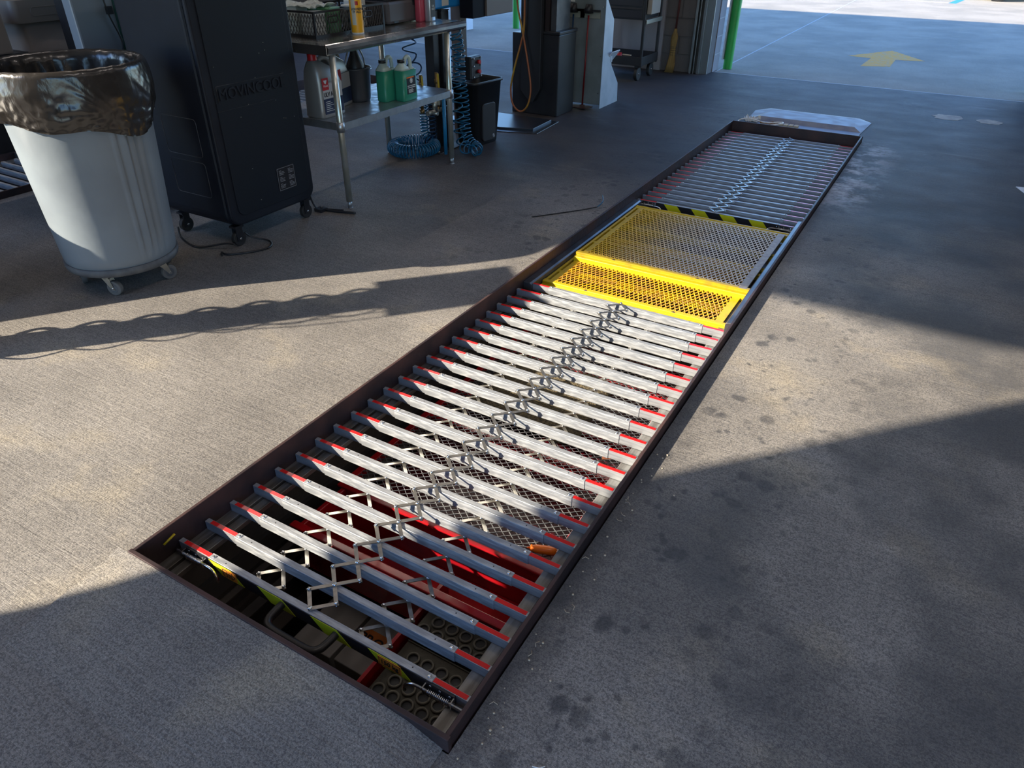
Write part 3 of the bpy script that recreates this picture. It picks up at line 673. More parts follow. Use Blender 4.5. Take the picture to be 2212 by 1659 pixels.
t = thing('foam_block', 'cream notched foam block on the drip plate', 'block', (.47, 6.33, F+.006))
mb = MB()
for k in range(4): mb.box(-.08+k*.045, -.045+k*.045, -.03, .03, .012, .035)
mb.box(-.085, .09, -.03, .03, 0, .012); build('body', mb, mat('cream_foam', (.50, .44, .32), .8), t, bevel=.003)
t = thing('pry_bar', 'thin wooden handled scraper resting along the far pit rim', 'scraper', (0, 0, F+.012))
build('shaft', MB().bar((.50, 6.24, .004), (.68, 6.25, .01), .014, .005), 'zinc', t); build('handle', MB().cyl((.68, 6.25, .01), (.86, 6.26, .012), .010, .013, 10), 'wood', t)

# ================================================================ trash can on dolly
TC = Vector((-1.785, 1.255))
t = thing('wheeled_dolly', 'dark round wheeled dolly under the grey trash can', 'dolly', (TC.x, TC.y, F))
mb = MB(); mb.lathe([(.001, .105), (.245, .105), (.262, .112), (.268, .125), (.268, .150), (.255, .150), (.25, .14), (.001, .14)], n=48); build('deck', mb, 'cangrime', t)
for k, (a, sw) in enumerate(((-2.15, 2.7), (-1.02, .35), (.36, 1.4), (1.62, .2), (2.9, 1.9))):
    p = Vector((.205*math.cos(a), .205*math.sin(a), 0)); c_ = Matrix.Translation(p) @ Matrix.Rotation(sw, 4, 'Z')
    b = MB(); b.box(-.028, .028, -.028, .028, .100, .105); b.cyl((0, 0, .088), (0, 0, .1), .018, n=14)
    for s_ in (-1, 1): b.prism([(-.018, .092), (.018, .092), (.036, .030), (.022, .030)], 1, s_*.016-.0012, s_*.016+.0012)
    cst = build('caster', b.xf(c_), 'zinc', t)
    wb = MB(); wb.cyl((.028, -.012, .038), (.028, .012, .038), .038, n=28); wb.cyl((.028, -.0135, .038), (.028, .0135, .038), .024, n=20, mi=1); wb.cyl((.028, -.018, .038), (.028, .018, .038), .006, n=10, mi=2)
    build('wheel', wb.xf(c_), ['rubber', 'cangrime', 'bolt'], cst, bevel=.003)
t = thing('trash_can', 'large round grey plastic trash can, sunlit on its left side', 'trash can', (TC.x, TC.y, F+.141))
prof = [(.001, 0), (.250, 0), (.262, .012), (.266, .05)]+[(.266+.044*k/10, .05+.74*k/10) for k in range(1, 11)]+[(.322, .805), (.324, .885), (.318, .895), (.308, .885), (.304, .81), (.255, .04), (.001, .03)]
mb = MB(); n = 160; mb.lathe(prof, n=n)
for i, v in enumerate(mb.v):     # moulded flutes on the front and opposite side
    x, y, z_ = v; a = math.atan2(y, x); r = math.hypot(x, y)
    if .07 < z_ < .77 and r > .262+(z_-.05)*.05:
        for c0 in (.12, .12+PI):
            da = (a-c0+PI) % (2*PI)-PI
            if abs(da) < .31: f = .007*(1 if math.cos(da*2*PI/.155) > .1 else -.35); r2 = r+f*1.6; mb.v[i] = (x*r2/r, y*r2/r, z_)
# interpolate extra rings so the flutes run the whole height
build('body', mb, 'canbody', t, bevel=0)
# liner
mb = MB(); n = 440
def hem(a):
    return .205+.055*math.cos(a+.10)+.022*math.sin(3*a+1.0)+.016*math.sin(5*a)
rows = []
for k in range(12):       # inside, from depth to the lip
    s_ = k/11; rows.append(('in', .40*(1-s_), .265+.038*s_))
rows += [('lip', -.004, .314), ('lip', -.010, .322), ('lip', -.004, .330)]
for k in range(1, 31): rows.append(('out', k/30, 0))
for kind, p, r in rows:
    for i in range(n):
        a = 2*PI*i/n
        if kind == 'in':
            f = .017*min(1, p*6)*math.sin(a*21+4*noise.noise(Vector((math.cos(a)*2, math.sin(a)*2, 0)))) + .012*noise.noise(Vector((math.cos(a)*7, math.sin(a)*7, p*2)))*(.3+p*2); rr, z_ = r+f*.6, .901-p
        elif kind == 'lip': rr, z_ = r+.002*noise.noise(Vector((math.cos(a)*14, math.sin(a)*14, p*50))), .901-p+.003*noise.noise(Vector((a*9, 1, 0)))
        else:
            h_ = hem(a); z_ = .901-p*h_; q = Vector((math.cos(a)*2.6, math.sin(a)*2.6, p*1.5)); dia = math.sin(a*6+p*7+2*noise.noise(q))
            rr = .335 + .016*math.sin(p*PI)*(1+.5*noise.noise(q)) - .012*p + .0045*p*dia + .004*p*noise.noise(q*5) + .009*p*(abs(noise.noise(Vector((a*5+p*4, p*2.2-a, 2))))-.2) 
            for ak, pk, sg in ((.02, .80, -1), (.85, .86, -1), (.02, .80, 1)):      # gathers fanning out of the knots
                da = (a-ak+PI) % (2*PI)-PI; dx, dy = da*.33, (p-pk)*.22; dd = math.hypot(dx, dy)
                if da*sg > 0 and dd < .34:
                    an = math.atan2(dy, abs(dx)); w_ = math.sin(min(dd/.34, 1)*PI)*math.exp(-(an/.75)**2)
                    rr += (.0050 if sg < 0 else .002)*w_*(1-2*abs((an*5.5+noise.noise(Vector((dd*6, an*3, ak)))*.8) % 1-.5)-.4)
            for ak in (.02, .85):
                da = (a-ak+PI) % (2*PI)-PI; rr += .010*math.exp(-(da/.07)**2)*p*p
            if p > .94: rr -= .005
        mb.v.append((rr*math.cos(a), rr*math.sin(a), z_))
R = len(rows)
for k in range(R-1):
    for i in range(n): mb.f.append((k*n+i, k*n+(i+1) % n, (k+1)*n+(i+1) % n, (k+1)*n+i)); mb.m.append(0); mb.sm.append(True)
o = build('trash_bag', mb, 'bag', None, 'glossy black bag liner folded over the rim of the grey trash can', 'trash bag', loc=(TC.x, TC.y, F+.141+.002))

# ================================================================ portable cooler
MX, MY0, MY1, MZ0, MZ1, MD = -1.58, 1.80, 2.46, .075, 1.42, .56
t = thing('portable_cooler', 'tall black portable air cooler on casters between trash can and table', 'cooler', (MX, MY0, F))
o0 = Vector((MX, MY0, F)); W_ = MY1-MY0; zb, ztp = MZ0-F, MZ1-F
hs = MB(); hs.prism(rrect(0, W_, zb, ztp, .075, 6), 0, -MD, -.035); build('housing', hs, 'navy', t, bevel=.02, seg=3)
fb = MB(); fb.prism(rrect(.004, W_-.004, zb+.004, ztp-.004, .073, 6), 0, -.0345, -.005); FR = build('front_bezel', fb, 'navy', t, bevel=.012, seg=3)
fp = MB(); fp.prism(rrect(.060, W_-.045, zb+.055, ztp-.06, .05, 6), 0, -.006, -.001); FP = build('front_panel', fp, mat('panel_plastic', (.005, .008, .014), .55, 0, bump=.15, bscale=700, spec=.3), t, bevel=.003)
sm_ = MB(); sm_.box(-.0005, .0, .06, W_-.20, zb+.62-.0012, zb+.62); build('seam', sm_, 'rail', t)
# brand plate with raised letters
pl_ = MB(); c = (.31, .775+(-F))
pl_.box(-.0012, .0006, c[0]-.235, c[0]+.235, c[1]+.040, c[1]+.0425); pl_.box(-.0012, .0006, c[0]-.235, c[0]-.2325, c[1]-.040, c[1]+.04)
PLT = build('name_plate', pl_, 'rail', t)
text('lettering', 'MOVINCOOL', .078, 'navy', frame((.000, c[0]+.004, c[1]-.004), (0, 1, 0), (0, 0, 1)), PLT, extrude=.0035, bevel=.0008, sx=.98)
lb = MB(); ly, lz = .445, .255-F
lb.prism(rrect(ly-.070, ly+.068, lz-.068, lz+.068, .008, 3), 0, -.0008, .0002); LB = build('spec_label', lb, 'blackv', t, label='black information label with white print')
wl_ = MB()
for a in ((ly-.066, ly+.064, lz+.062, lz+.0635), (ly-.066, ly+.064, lz-.0635, lz-.062)): wl_.box(.0002, .0006, *a)
for a in (ly-.066, ly+.063): wl_.box(.0002, .0006, a, a+.0014, lz-.063, lz+.063)
for cx in (ly-.052, ly+.018):
    for q in range(3):
        for r_ in range(4):
            z_ = lz+.048-q*.038-r_*.0075; L_ = (.020 if r_ == 0 else .042)*(.8+.3*random.random()); wl_.box(.0002, .0005, cx, cx+min(L_, ly+.058-cx), z_-.0012, z_+.0012)
build('print', wl_, mat('label_white_print', (.30, .31, .33), .6), LB)
vm = MB()   # intake windows on the side facing the trash can
for z0, z1 in ((.50, .70), (.28, .47)):
    P4 = rrect(-.40, -.12, z0, z1, .02, 3); vm.tube([(p[0], -.001, p[1]) for p in P4], .0016, 5, closed=True)
build('side_window_trim', vm, 'rail', t)
for k, (dx, dy) in enumerate(((-.05, .06), (-.05, W_-.06), (-MD+.06, .06), (-MD+.06, W_-.06))):
    b = MB(); b.box(dx-.025, dx+.025, dy-.03, dy+.03, zb-.012, zb); b.box(dx-.018, dx-.014, dy-.022, dy+.022, .03, zb-.01); b.box(dx+.014, dx+.018, dy-.022, dy+.022, .03, zb-.01)
    cs = build('caster', b, 'blackm', t); wb = MB(); wb.cyl((dx-.0135, dy, .042), (dx+.0135, dy, .042), .042, n=26); wb.cyl((dx-.0175, dy, .042), (dx+.0205, dy, .042), .007, n=8, mi=1); build('wheel', wb, ['tyre', 'bolt'], cs, bevel=.004)
sd = random.Random(3); sp = MB()
for k in range(16): y, z_ = sd.uniform(.08, W_-.08), sd.uniform(zb+.08, 1.1); sp.cyl((-.001, y, z_), (.0006, y, z_), .0022, n=6)
build('rivet', sp, 'zinc', t)
mb = MB(); mb.tube(smoothpath([(-2.02, 1.76, .02), (-1.98, 1.74, F+.012), (-1.80, 1.70, F+.008), (-1.66, 1.78, F+.03), (-1.60, 1.80, F+.03)], 8), .006, 8)
mb.tube(smoothpath([(-1.62, 1.72, F+.008), (-1.56, 1.72, F+.008), (-1.47, 1.83, F+.008), (-1.45, 1.92, F+.008), (-1.52, 1.98, F+.008), (-1.60, 1.93, F+.03), (-1.62, 1.90, .02)], 8), .0055, 8)
mb.tube(smoothpath([(-1.62, 1.72, F+.008), (-1.60, 1.70, F+.007), (-1.585, 1.69, F+.006)], 6), .0055, 8)
mb.v = [(v[0]-MX, v[1]-MY0, v[2]-F) for v in mb.v]; build('power_cord', mb, 'black', t, label='black power cord looped on the floor around the front caster')
mb = MB(); mb.tube(smoothpath([(-1.70, 2.485, .30), (-1.69, 2.50, .1), (-1.66, 2.52, F+.02), (-1.60, 2.56, F+.008), (-1.50, 2.60, F+.008)], 8), .006, 8); mb.box(-1.66, -1.60, 2.50, 2.56, F, F+.02); mb.box(-1.63, -1.615, 2.525, 2.54, F+.02, F+.03, 1)
mb.tube(smoothpath([(-1.62, 2.54, F+.01), (-1.52, 2.56, F+.008), (-1.40, 2.60, F+.008)], 6), .008, 8)
build('foot_pedal', mb, ['blackm', 'bolt'], None, 'small black foot pedal with cord on the floor beside the table leg', 'pedal')

# ================================================================ work table
TZ = .930-F; SZ = .490-F
TY0, TY1, TX1, TX0 = 2.60, 4.03, -1.475, -2.17
t = thing('work_table', 'stainless steel work table with lower shelf beside the black cooler', 'table', (0, 0, F))
mb = MB(); R_ = .018
prof = [(TX0, TZ), (TX1-.02, TZ), (TX1-.008, TZ+.006), (TX1, TZ+.003)] + [(TX1+.002+R_*math.cos(a)-.006, TZ-.022+R_*1.3*math.sin(a)) for a in [x*PI/8 for x in (3, 1, -1, -3)]] + [(TX1-.006, TZ-.052), (TX1-.02, TZ-.052), (TX1-.02, TZ-.012), (TX0, TZ-.012)]
mb.prism(prof, 1, TY0, TY1); mb.box(TX0, TX1-.002, TY0-.002, TY0+.002, TZ-.052, TZ+.001); mb.box(TX0, TX1-.002, TY1-.002, TY1+.002, TZ-.052, TZ+.001)
build('table_top', mb, 'stainless', t)
mb = MB(); sy0, sy1, sx0, sx1 = 2.66, 3.88, -2.13, -1.49
mb.box(sx0, sx1, sy0, sy1, SZ-.004, SZ); mb.box(sx1-.003, sx1, sy0, sy1, SZ-.045, SZ); mb.box(sx0, sx0+.003, sy0, sy1, SZ-.045, SZ); mb.box(sx0, sx1, sy0, sy0+.003, SZ-.045, SZ); mb.box(sx0, sx1, sy1-.003, sy1, SZ-.045, SZ)
build('lower_shelf', mb, 'galv', t, bevel=.0015)
for x, y in ((-1.51, 2.675), (-1.51, 3.85), (-2.115, 2.675), (-2.115, 3.85)):
    g = MB(); g.cyl((x, y, .045), (x, y, TZ-.01), .0205, n=20); L = build('leg', g, 'leg', t)
    g = MB(); g.cyl((x, y, 0), (x, y, .05), .0145, n=16); g.cyl((x, y, 0), (x, y, .004), .018, n=16); build('foot', g, 'galv', L)
    build('shelf_collar', MB().cyl((x, y, SZ-.055), (x, y, SZ+.006), .0255, n=20), 'galv', L)

def basket(name, label, x0, x1, y0, y1, z, h_, parent=None):
    t = thing(name, label, 'basket', ((x0+x1)/2, (y0+y1)/2, z)); cx, cy = (x0+x1)/2, (y0+y1)/2; a, b = (x1-x0)/2, (y1-y0)/2
    mb = MB()
    mb.box(-a, a, -b, b, 0, .003)
    for s_ in (-1, 1):
        for (p, q) in (((s_*a, -b), (s_*a, b)), ((-a, s_*b), (a, s_*b))):
            mb.bar((*p, h_-.006), (*q, h_-.006), .010, .012); mb.bar((*p, .008), (*q, .008), .004, .016)
        for s2 in (-1, 1): mb.box(s_*a-.008, s_*a+.004, s2*b-.006, s2*b+.006, 0, h_)
    def lattice(fn, L_):     # criss-cross tear shapes
        st = .024; k = int(L_/st)
        for i in range(k):
            for (j0, j1, s0, s1) in ((0, 1, 0, .5), (0, 1, 1, .5), (1, 2, .5, 0), (1, 2, .5, 1), (2, 3, 0, .5), (2, 3, 1, .5), (3, 4, .5, 0), (3, 4, .5, 1)):
                za, zb_ = .014+(h_-.030)*j0/4, .014+(h_-.030)*j1/4; mb.bar((*fn((i+s0)*L_/k), za), (*fn((i+s1)*L_/k), zb_), .0042, .0042, up=(1, 1, 0))
    lattice(lambda s: (a, -b+s), 2*b); lattice(lambda s: (-a+s, -b), 2*a); lattice(lambda s: (-a+s, b), 2*a); lattice(lambda s: (-a, -b+s), 2*b)
    build('basket_body', mb, 'black', t)
    hm = MB(); P4 = rrect(-.045, .045, h_*.52, h_*.52+.035, .016, 4); hm.tube([(a+.002, p[0], p[1]) for p in P4], .0045, 6, closed=True); build('handle_opening', hm, 'black', t)
    return t
basket('storage_basket', 'black lattice basket full of packets at the left of the table top', -2.12, -1.735, 2.80, 3.115, .93, .145)
basket('storage_basket', 'black lattice basket behind the orange spray can', -2.12, -1.745, 3.13, 3.455, .93, .145)
rng = random.Random(5)
names = ['clear bag of green packets', 'cellophane wrapped packet', 'white boxed packet', 'green printed packet', 'pale folded carton', 'clear blister packet']
for k, (x, y, m, lab) in enumerate(((-1.82, 2.88, 'paper', 'pale packet upright at the front left of the left basket'), (-1.82, 3.02, 'greenpack', 'green packet seen through the left basket handle'), (-1.98, 2.90, 'film', 'clear wrapped packet at the back left of the left basket'), (-1.98, 3.04, 'greenpack', 'green packet at the back right of the left basket'), (-1.80, 3.22, 'paper', 'white packet at the front of the right basket'), (-1.90, 3.36, 'paper', 'white packet at the back of the right basket'))):
    b = MB(); b.box(-.05, .05, -.055, .055, 0, .135+.012*(k % 3), mx=Matrix.Rotation(rng.uniform(-.15, .15), 4, 'Z')); build('packet', b, m, None, lab, 'packet', 'packets in the baskets', bevel=.006, loc=(x, y, .934))
rag('plastic_wrap', 'crumpled clear wrap on top of the left basket', 'film', (-1.93, 2.95, .93+.150), .26, .22, 9, .05)
bpy.data.objects['plastic_wrap']['category'] = 'wrap'
# orange spray can
t = thing('spray_can', 'orange and white aerosol can standing at the table edge before the baskets', 'spray can', (-1.665, 3.10, .93))
mb = MB(); mb.lathe([(.001, 0), (.031, 0), (.033, .004), (.0335, .01)], n=28, mi=1); mb.lathe([(.0333, .01), (.0333, .185)], n=28); mb.lathe([(.0333, .185), (.031, .20), (.022, .215), (.0001, .218)], n=28, mi=1); build('can_body', mb, ['orange', 'white'], t)
build('cap', MB().lathe([(.0225, .21), (.0225, .25), (.019, .256), (.0001, .257)], n=20), 'white', t)
t.scale = (1.16, 1.16, 1.08)
def wrap(a0, a1, z0, z1, r, m, name, par, n=8):
    mb = MB(); vs = [(r*math.cos(a0+(a1-a0)*i/n), r*math.sin(a0+(a1-a0)*i/n), z) for z in (z0, z1) for i in range(n+1)]
    mb.add(vs, [(i, i+1, n+2+i, n+1+i) for i in range(n)], 0, True); return build(name, mb, m, par)
wrap(-1.65, -.95, .05, .185, .0337, 'film', 'side_label', t); wrap(-.95, -.45, .152, .172, .0338, 'redcap', 'label_band', t)
ca = -.72; rd = Vector((math.cos(ca), math.sin(ca), 0)); 
text('lettering', 'LOOSEN\nIT ALL', .0155, 'blackv', frame(rd*.0340+Vector((0, 0, .125)), Vector((0, 0, 1)).cross(rd), (0, 0, 1)), t, bold=.0005)
# grey case
t = thing('equipment_case', 'grey plastic equipment case at the back of the table top', 'case', (-1.92, 3.72, .93))
mb = MB(); mb.box(-.17, .17, -.205, .20, .004, .145); build('lower_shell', mb, mat('warm_grey_plastic', (.085, .08, .085), .45), t, bevel=.02)
mb = MB(); mb.box(-.17, .17, -.205, .20, .147, .34); build('upper_shell', mb, mat('warm_grey_lid', (.095, .09, .095), .45), t, bevel=.02)
mb = MB()
for k in range(8): mb.box(.1705, .1725, .07+k*.0125, .077+k*.0125, .105, .19)
mb.box(.1705, .173, -.15, -.10, .012, .022); build('vent', mb, 'blackm', t)
def slim_bottle(label, loc, m, cap_m, lab=None, h_=.26):
    t = thing('bottle', label, 'bottle', loc); mb = MB(); mb.loft([(0, 0, 0, .05, .062, .014), (.01, 0, 0, .056, .068, .016), (h_*.58, 0, 0, .056, .068, .016), (h_*.72, 0, 0, .046, .052, .018), (h_*.80, 0, 0, .03, .032, .014), (h_*.9, 0, 0, .028, .028, .013)], 0)
    build('body', mb, m, t); build('cap', MB().cyl((0, 0, h_*.9), (0, 0, h_), .016, n=14), cap_m, t)
    if lab: build('label_panel', MB().box(.0285, .0292, -.026, .026, .03, .14), lab, t)
    return t
slim_bottle('pink fluid bottle near the right end of the table top', (-1.72, 3.835, .93), 'pink', 'redcap')
b2 = slim_bottle('silver bottle with black label beside the pink bottle', (-1.665, 3.875, .93), 'silver2', 'silver2', 'blackv')
text('lettering', 'OIL\nADD', .018, 'paper', frame((.0294, 0, .09), (0, 1, 0), (0, 0, 1)), b2)
build('chalk_stick', MB().box(-1.75, -1.735, 3.97, 4.01, .93, .942), 'offwhite', None, 'small white stick lying at the right end of the table top', 'stick', bevel=.002)

# jugs on the shelf
def oil_jug(label, loc, rz, cap_m='redcap', written=True):
    t = thing('oil_jug', label, 'jug', loc, rz); h_ = .335; mb = MB()
    mb.loft([(0, 0, 0, .145, .21, .03), (.012, 0, 0, .155, .22, .03), (.05, 0, 0, .150, .215, .03), (.20, 0, 0, .148, .212, .035), (.27, 0, -.012, .135, .18, .04), (.315, 0, -.05, .09, .085, .03), (h_, 0, -.062, .05, .05, .022)], 0)
    build('body', mb, 'silver', t)
    g = MB(); g.tube(smoothpath([(0, -.035, .318), (0, .02, .335), (0, .075, .315), (0, .096, .25), (0, .10, .18)], 6), [.014]*13+[.017]*12, 10); build('handle', g, 'silver', t)
    build('cap', MB().lathe([(.0001, h_+.05), (.024, h_+.048), (.029, h_+.038), (.029, h_+.002), (.031, h_-.004)], (0, -.062, 0), n=20), cap_m, t, label='ribbed red screw cap')
    lbm = MB(); lbm.box(.0748, .0768, -.085, .085, .115, .205, 0); lbm.box(.0758, .0778, -.085, .085, .025, .114, 1); lbm.box(.0752, .0772, -.085, -.03, .165, .235, 2)
    L = build('label_panel', lbm, [mat('grey_label', (.40, .40, .40), .4), mat('navy_label', (.012, .02, .06), .4), mat('red_label', (.42, .015, .02), .4)], t, label='grey and navy label with red badge')
    if written:
        text('lettering', 'ULV ATF', .036, 'blackv', frame((.0774, -.080, .138), (0, 1, 0), (0, 0, 1)), L, align='LEFT', sx=.8, bold=.0008)
        text('badge', 'TRAX', .016, 'paper', frame((.0776, -.057, .188), (0, 1, 0), (0, 0, 1)), L)
        tx = MB()
        for k in range(6): tx.box(.0779, .0783, -.072, -.03+.03*(k % 3)*.5, .096-k*.011, .099-k*.011)
        tx.prism([(-.072, .222), (-.042, .222), (-.050, .205), (-.057, .199), (-.064, .205)], 0, .0773, .0777)
        build('print', tx, 'paper', L)
    return t
oil_jug('silver oil jug with red cap at the left end of the lower shelf', (-1.725, 2.79, .490), 0)
oil_jug('silver oil jug with black cap, tucked behind the red-capped one on the lower shelf', (-1.86, 3.03, .490), .25, 'blackv', False)
# black funnel jug
t = thing('fluid_measure', 'dark grey measuring jug with bottle inside on the lower shelf', 'jug', (-1.84, 3.235, .490))
mb = MB(); mb.lathe([(.001, 0), (.075, 0), (.082, .01), (.086, .03), (.098, .20), (.104, .205), (.104, .215), (.096, .215), (.09, .20), (.08, .03), (.001, .02)], n=32); build('jug_body', mb, mat('dark_grey_jug', (.035, .038, .045), .35), t)
mb = MB(); mb.lathe([(.06, .08), (.062, .20), (.055, .235), (.030, .29), (.018, .33), (.018, .37), (.0001, .371)], n=24); build('inner_bottle', mb, 'black', t)
build('bottle_cap', MB().cyl((0, 0, .37), (0, 0, .395), .021, n=16), 'zinc', t)
mb = MB(); mb.tube(smoothpath([(.0, .098, .20), (.0, .085, .27), (0, .03, .345), (0, -.03, .345), (0, -.085, .27), (0, -.098, .20)], 6), .0055, 8); build('bail', mb, 'galv', t)
def coolant(label, loc, rz, written):
    t = thing('coolant_jug', label, 'jug', loc, rz); mb = MB(); a, b = .085, .155
    mb.loft([(0, 0, 0, a-.008, b-.008, .02), (.008, 0, 0, a, b, .02), (.03, 0, 0, a, b, .02), (.195, 0, 0, a, b, .02)], 0)
    build('liquid_body', mb, 'jug', t)
    mb = MB(); mb.loft([(.1955, 0, -.03, a, .095, .02), (.215, 0, -.034, a-.016, .07, .02), (.232, 0, -.038, .045, .045, .02), (.242, 0, -.038, .042, .042, .02)], 0)
    mb.loft([(.1955, 0, .045, a-.01, .055, .02), (.205, 0, .045, a-.03, .04, .016)], 0)
    build('clear_top', mb, 'jug_top', t)
    build('cap', MB().cyl((0, -.038, .242), (0, -.038, .262), .025, n=18), 'black', t)
    mb = MB(); mb.tube(smoothpath([(0, -.005, .225), (0, .004, .258), (0, .028, .272), (0, .05, .262), (0, .058, .235), (0, .06, .20)], 6), .0125, 10); build('handle', mb, 'jug_top', t, label='pale moulded handle')
    if written:
        lp = MB(); lp.box(a/2, a/2+.0008, -.045, .055, .045, .155); L = build('label_panel', lp, 'blackv', t, label='black label with white print')
        build('label_stripe', MB().box(a/2+.0008, a/2+.0013, -.045, .035, .146, .153), 'orangeplastic', L)
        e = MB(); e.lathe([(.016, -.0004), (.016, .0004), (.0125, .0004), (.0125, -.0004)], n=18); e.xf(frame((a/2+.0014, .005, .128), (0, 1, 0), (0, 0, 1))); e.prism([(-.006, .134), (.0, .136), (.006, .139), (.015, .133), (.010, .120), (.004, .115), (-.001, .122)], 0, a/2+.001, a/2+.0016); build('emblem', e, 'paper', L)
        tx = MB()
        for k in range(2): tx.box(a/2+.0009, a/2+.0013, -.038, .048, .094-k*.011, .099-k*.011)
        for k in range(5): tx.box(a/2+.0009, a/2+.0013, -.030, .018+.004*(k % 3), .073-k*.005, .0755-k*.005)
        build('print', tx, 'paper', L)
coolant('green coolant jug, left of the pair on the lower shelf', (-1.665, 3.345, .490), 0, False)
coolant('green coolant jug with black label, right of the pair on the lower shelf', (-1.570, 3.425, .490), 0, True)

# ================================================================ service post with hoses beside the table
t = thing('service_post', 'dark steel service post with bolted base plate right of the table', 'post', (-1.90, 4.20, F))
build('base_plate', MB().box(-.17, .17, -.20, .16, 0, .008), mat('dark_base_plate', (.05, .045, .045), .5, .5), t, bevel=.002)
build('column', MB().box(-.04, .04, -.04, .04, .008, 1.005), 'blackm', t, bevel=.004)
g = MB()
for a in range(4):
    mx = Matrix.Rotation(a*PI/2, 4, 'Z'); s0 = len(g.v); g.prism([(.04, .008), (.14, .008), (.04, .14)], 1, -.003, .003)
    for i in range(s0, len(g.v)): g.v[i] = tuple(mx @ Vector(g.v[i]))
build('gusset', g, 'blackm', t)
g = MB()
for x, y in ((-.14, -.17), (.14, -.17), (.14, .13), (-.14, .13)): g.cyl((x, y, .008), (x, y, .018), .010, n=6)
build('anchor_bolt', g, 'zinc', t)
g = MB(); g.box(.04, .20, -.12, -.06, .40, .425); g.box(.05, .14, -.125, -.118, .36, .41); build('clamp_bracket', g, 'zinc', t)
t = thing('blue_rod', 'light blue rod clipped upright behind the right table leg', 'rod', (-1.66, 3.985, F)); build('rod', MB().cyl((0, 0, .02), (0, 0, .46), .014, n=14), 'bluepole', t)
# valves with yellow levers
for k, (x, y) in enumerate(((-1.84, 3.95), (-1.80, 4.10))):
    t = thing('ball_valve', ('left', 'right')[k]+' brass ball valve with yellow lever on the service post', 'valve', (x, y, .30), group='brass valves on the service post')
    g = MB(); g.cyl((0, 0, 0), (0, 0, .25), .012, n=12); g.cyl((0, 0, .08), (0, 0, .14), .026, n=14); g.cyl((0, 0, .17), (0, 0, .20), .018, n=6); g.cyl((-.0, 0, .11), (.045, 0, .11), .011, n=10); g.cyl((0, 0, -.03), (0, 0, .0), .018, n=6); build('valve_body', g, 'brass', t)
    g = MB(); g.bar((.045, -.035, .12), (.045, -.045, .25), .004, .022, up=(0, 1, 0)); build('lever', g, 'yellow', t, bevel=.002)
t = thing('regulator_manifold', 'chrome and brass manifold low on the service post behind the table leg', 'manifold', (-1.80, 4.16, .24))
g = MB(); g.cyl((0, -.2, .03), (0, .1, .03), .018, n=12); g.cyl((0, -.10, .03), (0, -.10, .12), .022, n=12); g.cyl((0, .02, -.02), (0, .02, .16), .02, n=12); g.cyl((.0, -.16, .03), (.07, -.16, .03), .014, n=10); g.lathe([(.001, 0), (.03, 0), (.03, .05), (.001, .06)], (0, -.04, .08), n=16); build('pipework', g, 'zinc', t)
# blue reel cabinet and dark cabinet up on the posts
t = thing('blue_meter_box', 'blue painted steel box with white sticker above the table end', 'box', (-1.945, 4.21, .965))
g = MB(); g.prism([(-.25, .05), (-.06, .0), (.34, .0), (.38, .06), (.38, .45), (-.25, .45)], 0, -.09, .09); build('case', g, 'blue', t, bevel=.015)
g = MB(); g.box(.0905, .0915, .08, .17, .02, .085); g.box(.0905, .0915, -.04, .06, .085, .13); build('sticker', g, 'paper', t)
g = MB(); g.cyl((.07, .10, -.10), (.07, .10, 0), .012, n=10); g.cyl((.07, .10, -.06), (.07, .10, -.03), .016, n=8); build('brass_outlet', g, 'brass', t)
t = thing('post_pillar', 'taupe square pillar behind the coiled blue hoses', 'pillar', (-2.0, 4.72, F)); build('pillar', MB().box(-.045, .045, -.045, .05, 0, 3.6), 'brownpost', t, bevel=.003)
t = thing('hose_post', 'black square post carrying the coiled blue hoses', 'post', (-1.885, 4.305, F)); build('column', MB().box(-.045, .045, -.05, .05, .009, 1.0), 'blackm', t, bevel=.004); build('cap_plate', MB().box(-.05, .05, -.05, .05, 1.001, 1.006), 'blackm', t)
t = thing('monitor_cabinet', 'dark wall cabinet with taupe end panel hanging at the top edge', 'cabinet', (-1.70, 4.72, .89))
build('case', MB().box(-.12, .0, -.24, -.06, 0, .6), mat('matt_black_cabinet', (.008, .009, .014), .7, 0, spec=.15), t, bevel=.004); build('end_panel', MB().box(-.13, .015, -.058, .35, .002, .6), 'brownpost', t, bevel=.004)
# coiled hoses
def coil(label, path, R_, turns, r, m='hose', rf=None):
    return build('coiled_hose', helix(smoothpath(path, 8), R_, turns, r, 6, 16, rf), m, None, label, 'hose', 'coiled blue air hoses')
coil('loose dark blue coiled hose hanging under the table top', [(-1.86, 3.88, .84), (-1.86, 3.86, .70), (-1.85, 3.92, .56), (-1.86, 3.90, .44), (-1.90, 3.92, .36)], .048, 5, .0055, 'hosed')
base = [(-1.93+.16*math.cos(a), 3.93+.17*math.sin(a), F+.055) for a in [x*PI/7 for x in range(3, 17)]]
coil('thick blue coiled hose ring lying on the floor under the table', [(-1.90, 4.06, .40), (-1.905, 4.05, .25), (-1.91, 4.06, .10), (-1.87, 4.09, .02)]+base[::1], .046, 62, .0058, 'hose', lambda t: .62 if t < .28 else 1)
coil('second coiled strand hanging over the blue floor ring', [(-1.84, 4.08, .40), (-1.845, 4.075, .24), (-1.85, 4.08, .08), (-1.86, 4.10, .02)], .030, 13, .0055, 'hosed')
coil('left strand of the coiled blue hose bundle on the black post', [(-1.70, 4.21, .86), (-1.69, 4.23, .74), (-1.70, 4.20, .60), (-1.68, 4.17, .48), (-1.66, 4.15, .36), (-1.65, 4.16, .22), (-1.63, 4.15, .10), (-1.60, 4.14, .04), (-1.54, 4.10, .0), (-1.50, 4.08, F+.05)], .045, 13, .0055, 'hose')
